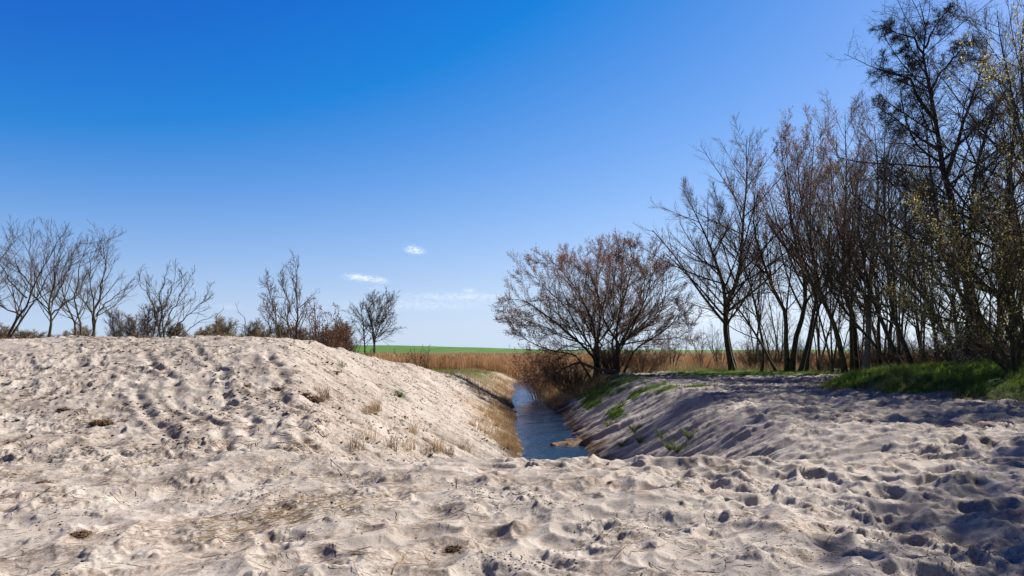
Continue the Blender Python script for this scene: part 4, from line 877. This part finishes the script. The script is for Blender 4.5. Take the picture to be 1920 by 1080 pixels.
# ---- tufts: each a thing
def tuft(name, label, cat, x, y, n, h, w, mat, seed, group=None, lean=.8, bw=.006, z=None, extra=None, child='stalks', wind=(0, 0)):
    r = np.random.default_rng(seed); g = float(height(np.array([x]), np.array([y]))[0]) if z is None else z
    rr = w*np.sqrt(r.random(n)); a = r.random(n)*6.28
    hx = h*(.4+.8*r.random(n))
    V, F = blades(n, r, rr*np.cos(a), rr*np.sin(a), np.full(n, -.03), hx, bw, lean, 3, wind)
    o = quads(name, V, F, M[mat]); o.location = (x, y, g); return tag(o, label, cat, group)
def on_left(pxx, pyy):
    """where the sight line through a photo point meets the ground"""
    D = np.geomspace(4, 100, 2500); X = (pxx-960)/1280*D; Z = CAMH+(655-pyy)/1280*D; g = base(X, D); i = np.argmax(Z < g); return float(X[i]), float(D[i])
TU = [(735, 845, .5, 'bushy brown tuft, leftmost of the row above the sand rim'), (765, 842, .5, 'thick brown tuft second from the left in the row above the sand rim'), (800, 848, .35, 'thin straw tuft in the middle of the row above the sand rim'),
      (822, 850, .55, 'spiky brown tuft at the right of the row above the sand rim'), (838, 852, .5, 'dense brown tuft at the right end of the row above the sand rim'), (775, 815, .4, 'tall-stalked tuft a little above the row at the sand rim'),
      (668, 845, .4, 'dark brown tuft at the left end of the slope foot'), (690, 828, .35, 'reddish straw tuft just above the left end of the slope foot'), (705, 770, .45, 'pale straw tuft halfway down the left slope'),
      (690, 775, .3, 'thin tuft left of the pale straw tuft halfway down the slope'), (610, 745, .35, 'upright dry stalks beside the dark root clump on the dune'), (600, 735, .3, 'dry stalks just above the dark root clump on the dune'),
      (900, 770, .4, 'brown bramble tuft on the slope near the water'), (885, 800, .4, 'wispy straw tuft low on the left slope near the ditch'), (870, 845, .4, 'small wispy tuft near the rim left of the yellow grass'),
      (930, 800, .4, 'yellow straw tuft right above the water, upper one'), (945, 825, .5, 'yellow straw tuft right above the water, lower one'), (968, 845, .55, 'large yellow grass tuft where the water meets the sand rim'),
      (955, 848, .5, 'yellow grass tuft left beside the largest one at the sand rim'), (860, 740, .3, 'little straw tuft high on the far left slope'), (640, 690, .25, 'small greenish tuft high on the dune shoulder')]
for i, (a, b, h, lb) in enumerate(TU):
    x, y = on_left(a, b); gold = 'yellow' in lb or 'pale' in lb or 'wispy' in lb
    tuft('dry_grass_tuft', lb, 'grass tuft', x, y, 120 if gold else 70, h, .12+.14*((i*7) % 5)/5, 'straw' if (gold or i % 2) else ('straw_dark' if 'green' not in lb else 'weed'), 400+i, 'dry grass tufts on the left slope', .9, .009)
WE = [(1190, 815, .28, 'upper green weed on the right slope'), (1165, 835, .22, 'green weed low on the right slope near the water'), (1255, 845, .25, 'leafy green weed at the foot of the right slope'), (1292, 825, .25, 'green weed at the right end of the slope'),
      (1150, 780, .3, 'pale green weed high on the right slope'), (1140, 800, .25, 'green weed halfway down, left of the others'), (1243, 822, .25, 'dull green weed in the middle of the right slope'), (1200, 830, .2, 'small green weed between the slope weeds'),
      (1270, 850, .28, 'green weed just behind the sand rim'), (750, 745, .18, 'small green weed on the left dune slope'), (1165, 765, .25, 'green weed below the grassy rim of the right slope')]
def weed(x, y, h, seed, label):
    r = np.random.default_rng(seed); g = float(height(np.array([x]), np.array([y]))[0]); e = empty('green_weed', (x, y, g), label, 'weed', 'green weeds on the ditch slopes')
    n = 18; a = r.random(n)*6.28; L = h*(.35+.95*r.random(n)); t = np.linspace(0, 1, 5)[None, :, None]
    top = np.stack([np.cos(a)*L*.75, np.sin(a)*L*.75, L*.8], 1); P = top[:, None, :]*t; P[..., 2] += (.12*L[:, None]*(t*(1-t))[..., 0]*4); P[:, 0, 2] = -.03
    V, F = tubes(P, np.repeat(np.linspace(.006, .003, 5)[None], n, 0), 3); quads('stems', V, F, M['weed'], e)
    V, F = specks(P, r, 22, .042, .1, .5, .02); quads('leaves', V, F, M['weed'], e)
for i, (a, b, h, lb) in enumerate(WE):
    x, y = on_left(a, b); weed(x, y, h*1.3, 500+i, lb)

# ---- root clumps and other single things on the sand
def clump(name, label, cat, pxx, pyy, w, seed, group=None, flat=.45, mat='root', n=260, bits=True):
    x, y = on_left(pxx, pyy); r = np.random.default_rng(seed); g = float(height(np.array([x]), np.array([y]))[0]); e = empty(name, (x, y, g), label, cat, group)
    m = 70; a = r.random(m)*6.28; rr = np.sqrt(r.random(m))*w*.42
    V, F = lumps(m, r, rr*np.cos(a), rr*np.sin(a)*.6+.25*rr*np.cos(a)*math.sin(seed), (w*flat*.28)*(1-(rr/(w*.5))**2)*r.random(m), w*(.05+.09*r.random(m)), .7); quads('soil_lump', V, F, M[mat], e)
    k = n; P0 = np.stack([r.normal(size=k)*w*.3, r.normal(size=k)*w*.18, r.random(k)**2*w*flat*.3], 1); d = norm(r.normal(size=(k, 3))*np.array([1.4, 1, .5])+np.array([0, 0, .08])); L = w*(.08+.3*r.random(k)**2); t = np.linspace(0, 1, 4)[None, :, None]
    P = P0[:, None]+d[:, None]*L[:, None, None]*t+np.cumsum(r.normal(size=(k, 4, 3))*w*.014, 1); P[..., 2] = np.maximum(P[..., 2], -.01)
    V, F = tubes(P, np.full((k, 4), max(w*.006, .0016)), 3); quads('roots', V, F, M['straw_dark'], e)
RC = [(585, 752, .75, 'large dark root clump lying on the dune face'), (572, 742, .45, 'dark root clump touching the upper left of the large one'), (525, 725, .5, 'flat root clump on the dune left of the large one'), (460, 722, .35, 'small root clump high on the dune face'),
      (190, 795, .55, 'round dark clod with a shadow in the middle left of the dune foot'), (120, 772, .4, 'dark clod at the left, above the round one'), (855, 1012, .26, 'dark root clump in the foreground sand left of the middle'), (720, 668, .5, 'tuft of roots on the dune shoulder against the reeds'),
      (632, 705, .35, 'root clump high on the dune shoulder'), (1145, 912, .12, 'small dark root clump in the foreground right of the middle'), (1590, 1008, .13, 'small twiggy root clump in the right foreground'), (555, 1072, .2, 'dark root clump at the bottom edge of the picture'),
      (150, 1000, .3, 'reddish-brown root scrap in the left foreground'), (80, 905, .3, 'dead grass scrap at the far left of the foreground')]
for i, (a, b, w, lb) in enumerate(RC): clump('root_clump', lb, 'root clump', a, b, w*(.8 if i in (0, 4, 6) else .62), 600+i, 'root clumps on the sand')
def stick_px(p1, p2, r, mat, lb, seed, up=0.0, cat='stick'):
    x1, y1 = on_left(*p1); x2, y2 = on_left(*p2)
    xs = np.linspace(x1, x2, 5); ys = np.linspace(y1, y2, 5); zs = height(xs, ys)+r+up*np.linspace(0, 1, 5); zs = np.maximum(zs, np.linspace(zs[0], zs[-1], 5))
    rod('dead_stick', list(np.stack([xs, ys, zs], 1)), r, mat, lb, cat, seed, 8, 'dead sticks lying on the sand', .008, 5, .5)
for i, (a, b, r, m_, lb) in enumerate([((385, 1000), (560, 955), .004, 'straw', 'long pale reed stalk lying across the left foreground'), ((735, 1075), (768, 1030), .005, 'straw_dark', 'dark stick near the bottom edge left of the middle'),
                                    ((620, 862), (668, 900), .006, 'driftwood', 'dark stick slanting right in the sand below the dune foot'), ((900, 940), (820, 965), .004, 'straw_dark', 'thin brown stick in the foreground middle'),
                                    ((1545, 1030), (1575, 1000), .005, 'straw', 'pale stick poking up in the right foreground'), ((1640, 1010), (1655, 1025), .006, 'driftwood', 'short dark stick in the shaded right foreground'),
                                    ((1410, 935), (1450, 942), .004, 'straw', 'pale stick lying near the grey stone'), ((410, 845), (435, 820), .006, 'straw', 'light stick standing on the dune foot'), ((130, 735), (150, 712), .007, 'straw_dark', 'dark stick high on the left dune face'),
                                    ((575, 800), (595, 745), .006, 'straw_dark', 'thin stick beside the large root clump'), ((30, 885), (62, 865), .004, 'straw', 'straw stick at the far left of the foreground')]):
    stick_px(a, b, r, m_, lb, 700+i, .05 if 'stand' in lb or 'pok' in lb else 0)
x, y = on_left(855, 925)
def dry_leafstalk():
    g = float(height(np.array([x]), np.array([y]))[0]); e = empty('dry_stalk', (x, y, g), 'upright dry leaf stalk standing alone in the foreground sand with a shadow behind', 'stalk')
    r = np.random.default_rng(3); P = spline([(0, 0, -.04), (.005, 0, .06), (.012, .0, .13), (.02, 0, .19)], 8, r, .001); V, F = tubes(P[None], np.linspace(.003, .0015, 8)[None], 5); quads('stem', V, F, M['straw_dark'], e)
    n = 7; a = r.random(n)*6.28; V, F = blades(n, r, np.full(n, .004), np.zeros(n), np.full(n, .03), .1+.07*r.random(n), .018, .35, 3); quads('leaf', V, F, M['straw'], e)
dry_leafstalk()
def stone(pxx, pyy, s, mat, name, label, cat, seed, group=None):
    X_, Y_ = on_left(pxx, pyy); g = float(height(np.array([X_]), np.array([Y_]))[0]); r = np.random.default_rng(seed)
    u = np.linspace(0, math.pi, 9); v = np.linspace(0, 2*math.pi, 13)[:-1]; U, Vv = np.meshgrid(u, v, indexing='ij')
    rad = s*(1+.22*np.sin(3*Vv+seed)*np.sin(U)+.12*r.normal(size=U.shape)*np.sin(U)); P = np.stack([rad*np.sin(U)*np.cos(Vv), .75*rad*np.sin(U)*np.sin(Vv), .55*rad*np.cos(U)], -1)
    idx = np.arange(9*12).reshape(9, 12); F = np.stack([idx[:-1], np.roll(idx[:-1], -1, 1), np.roll(idx[1:], -1, 1), idx[1:]], -1).reshape(-1, 4)
    o = quads(name, P.reshape(-1, 3), F, M[mat], None, True); o.location = (X_, Y_, g+s*.15); tag(o, label, cat, group)
stone(1367, 947, .055, 'stone', 'stone', 'smooth grey stone half sunk in the right foreground', 'stone', 2, 'pebbles on the sand')
stone(738, 1028, .04, 'clod', 'pebble', 'dark pebble in the foreground left of the upright stalk', 'pebble', 3, 'pebbles on the sand')
stone(1033, 950, .022, 'stone', 'pebble', 'small pebble in the middle foreground', 'pebble', 4, 'pebbles on the sand')
stone(1510, 898, .03, 'stone', 'pebble', 'small pebble on the smooth sand rim at the right', 'pebble', 5, 'pebbles on the sand')
stone(128, 812, .035, 'shell', 'shell', 'white shell fragment on the left dune foot', 'shell', 6, 'shells on the sand')
stone(293, 910, .02, 'shell', 'shell', 'white shell fragment in the left foreground', 'shell', 7, 'shells on the sand')
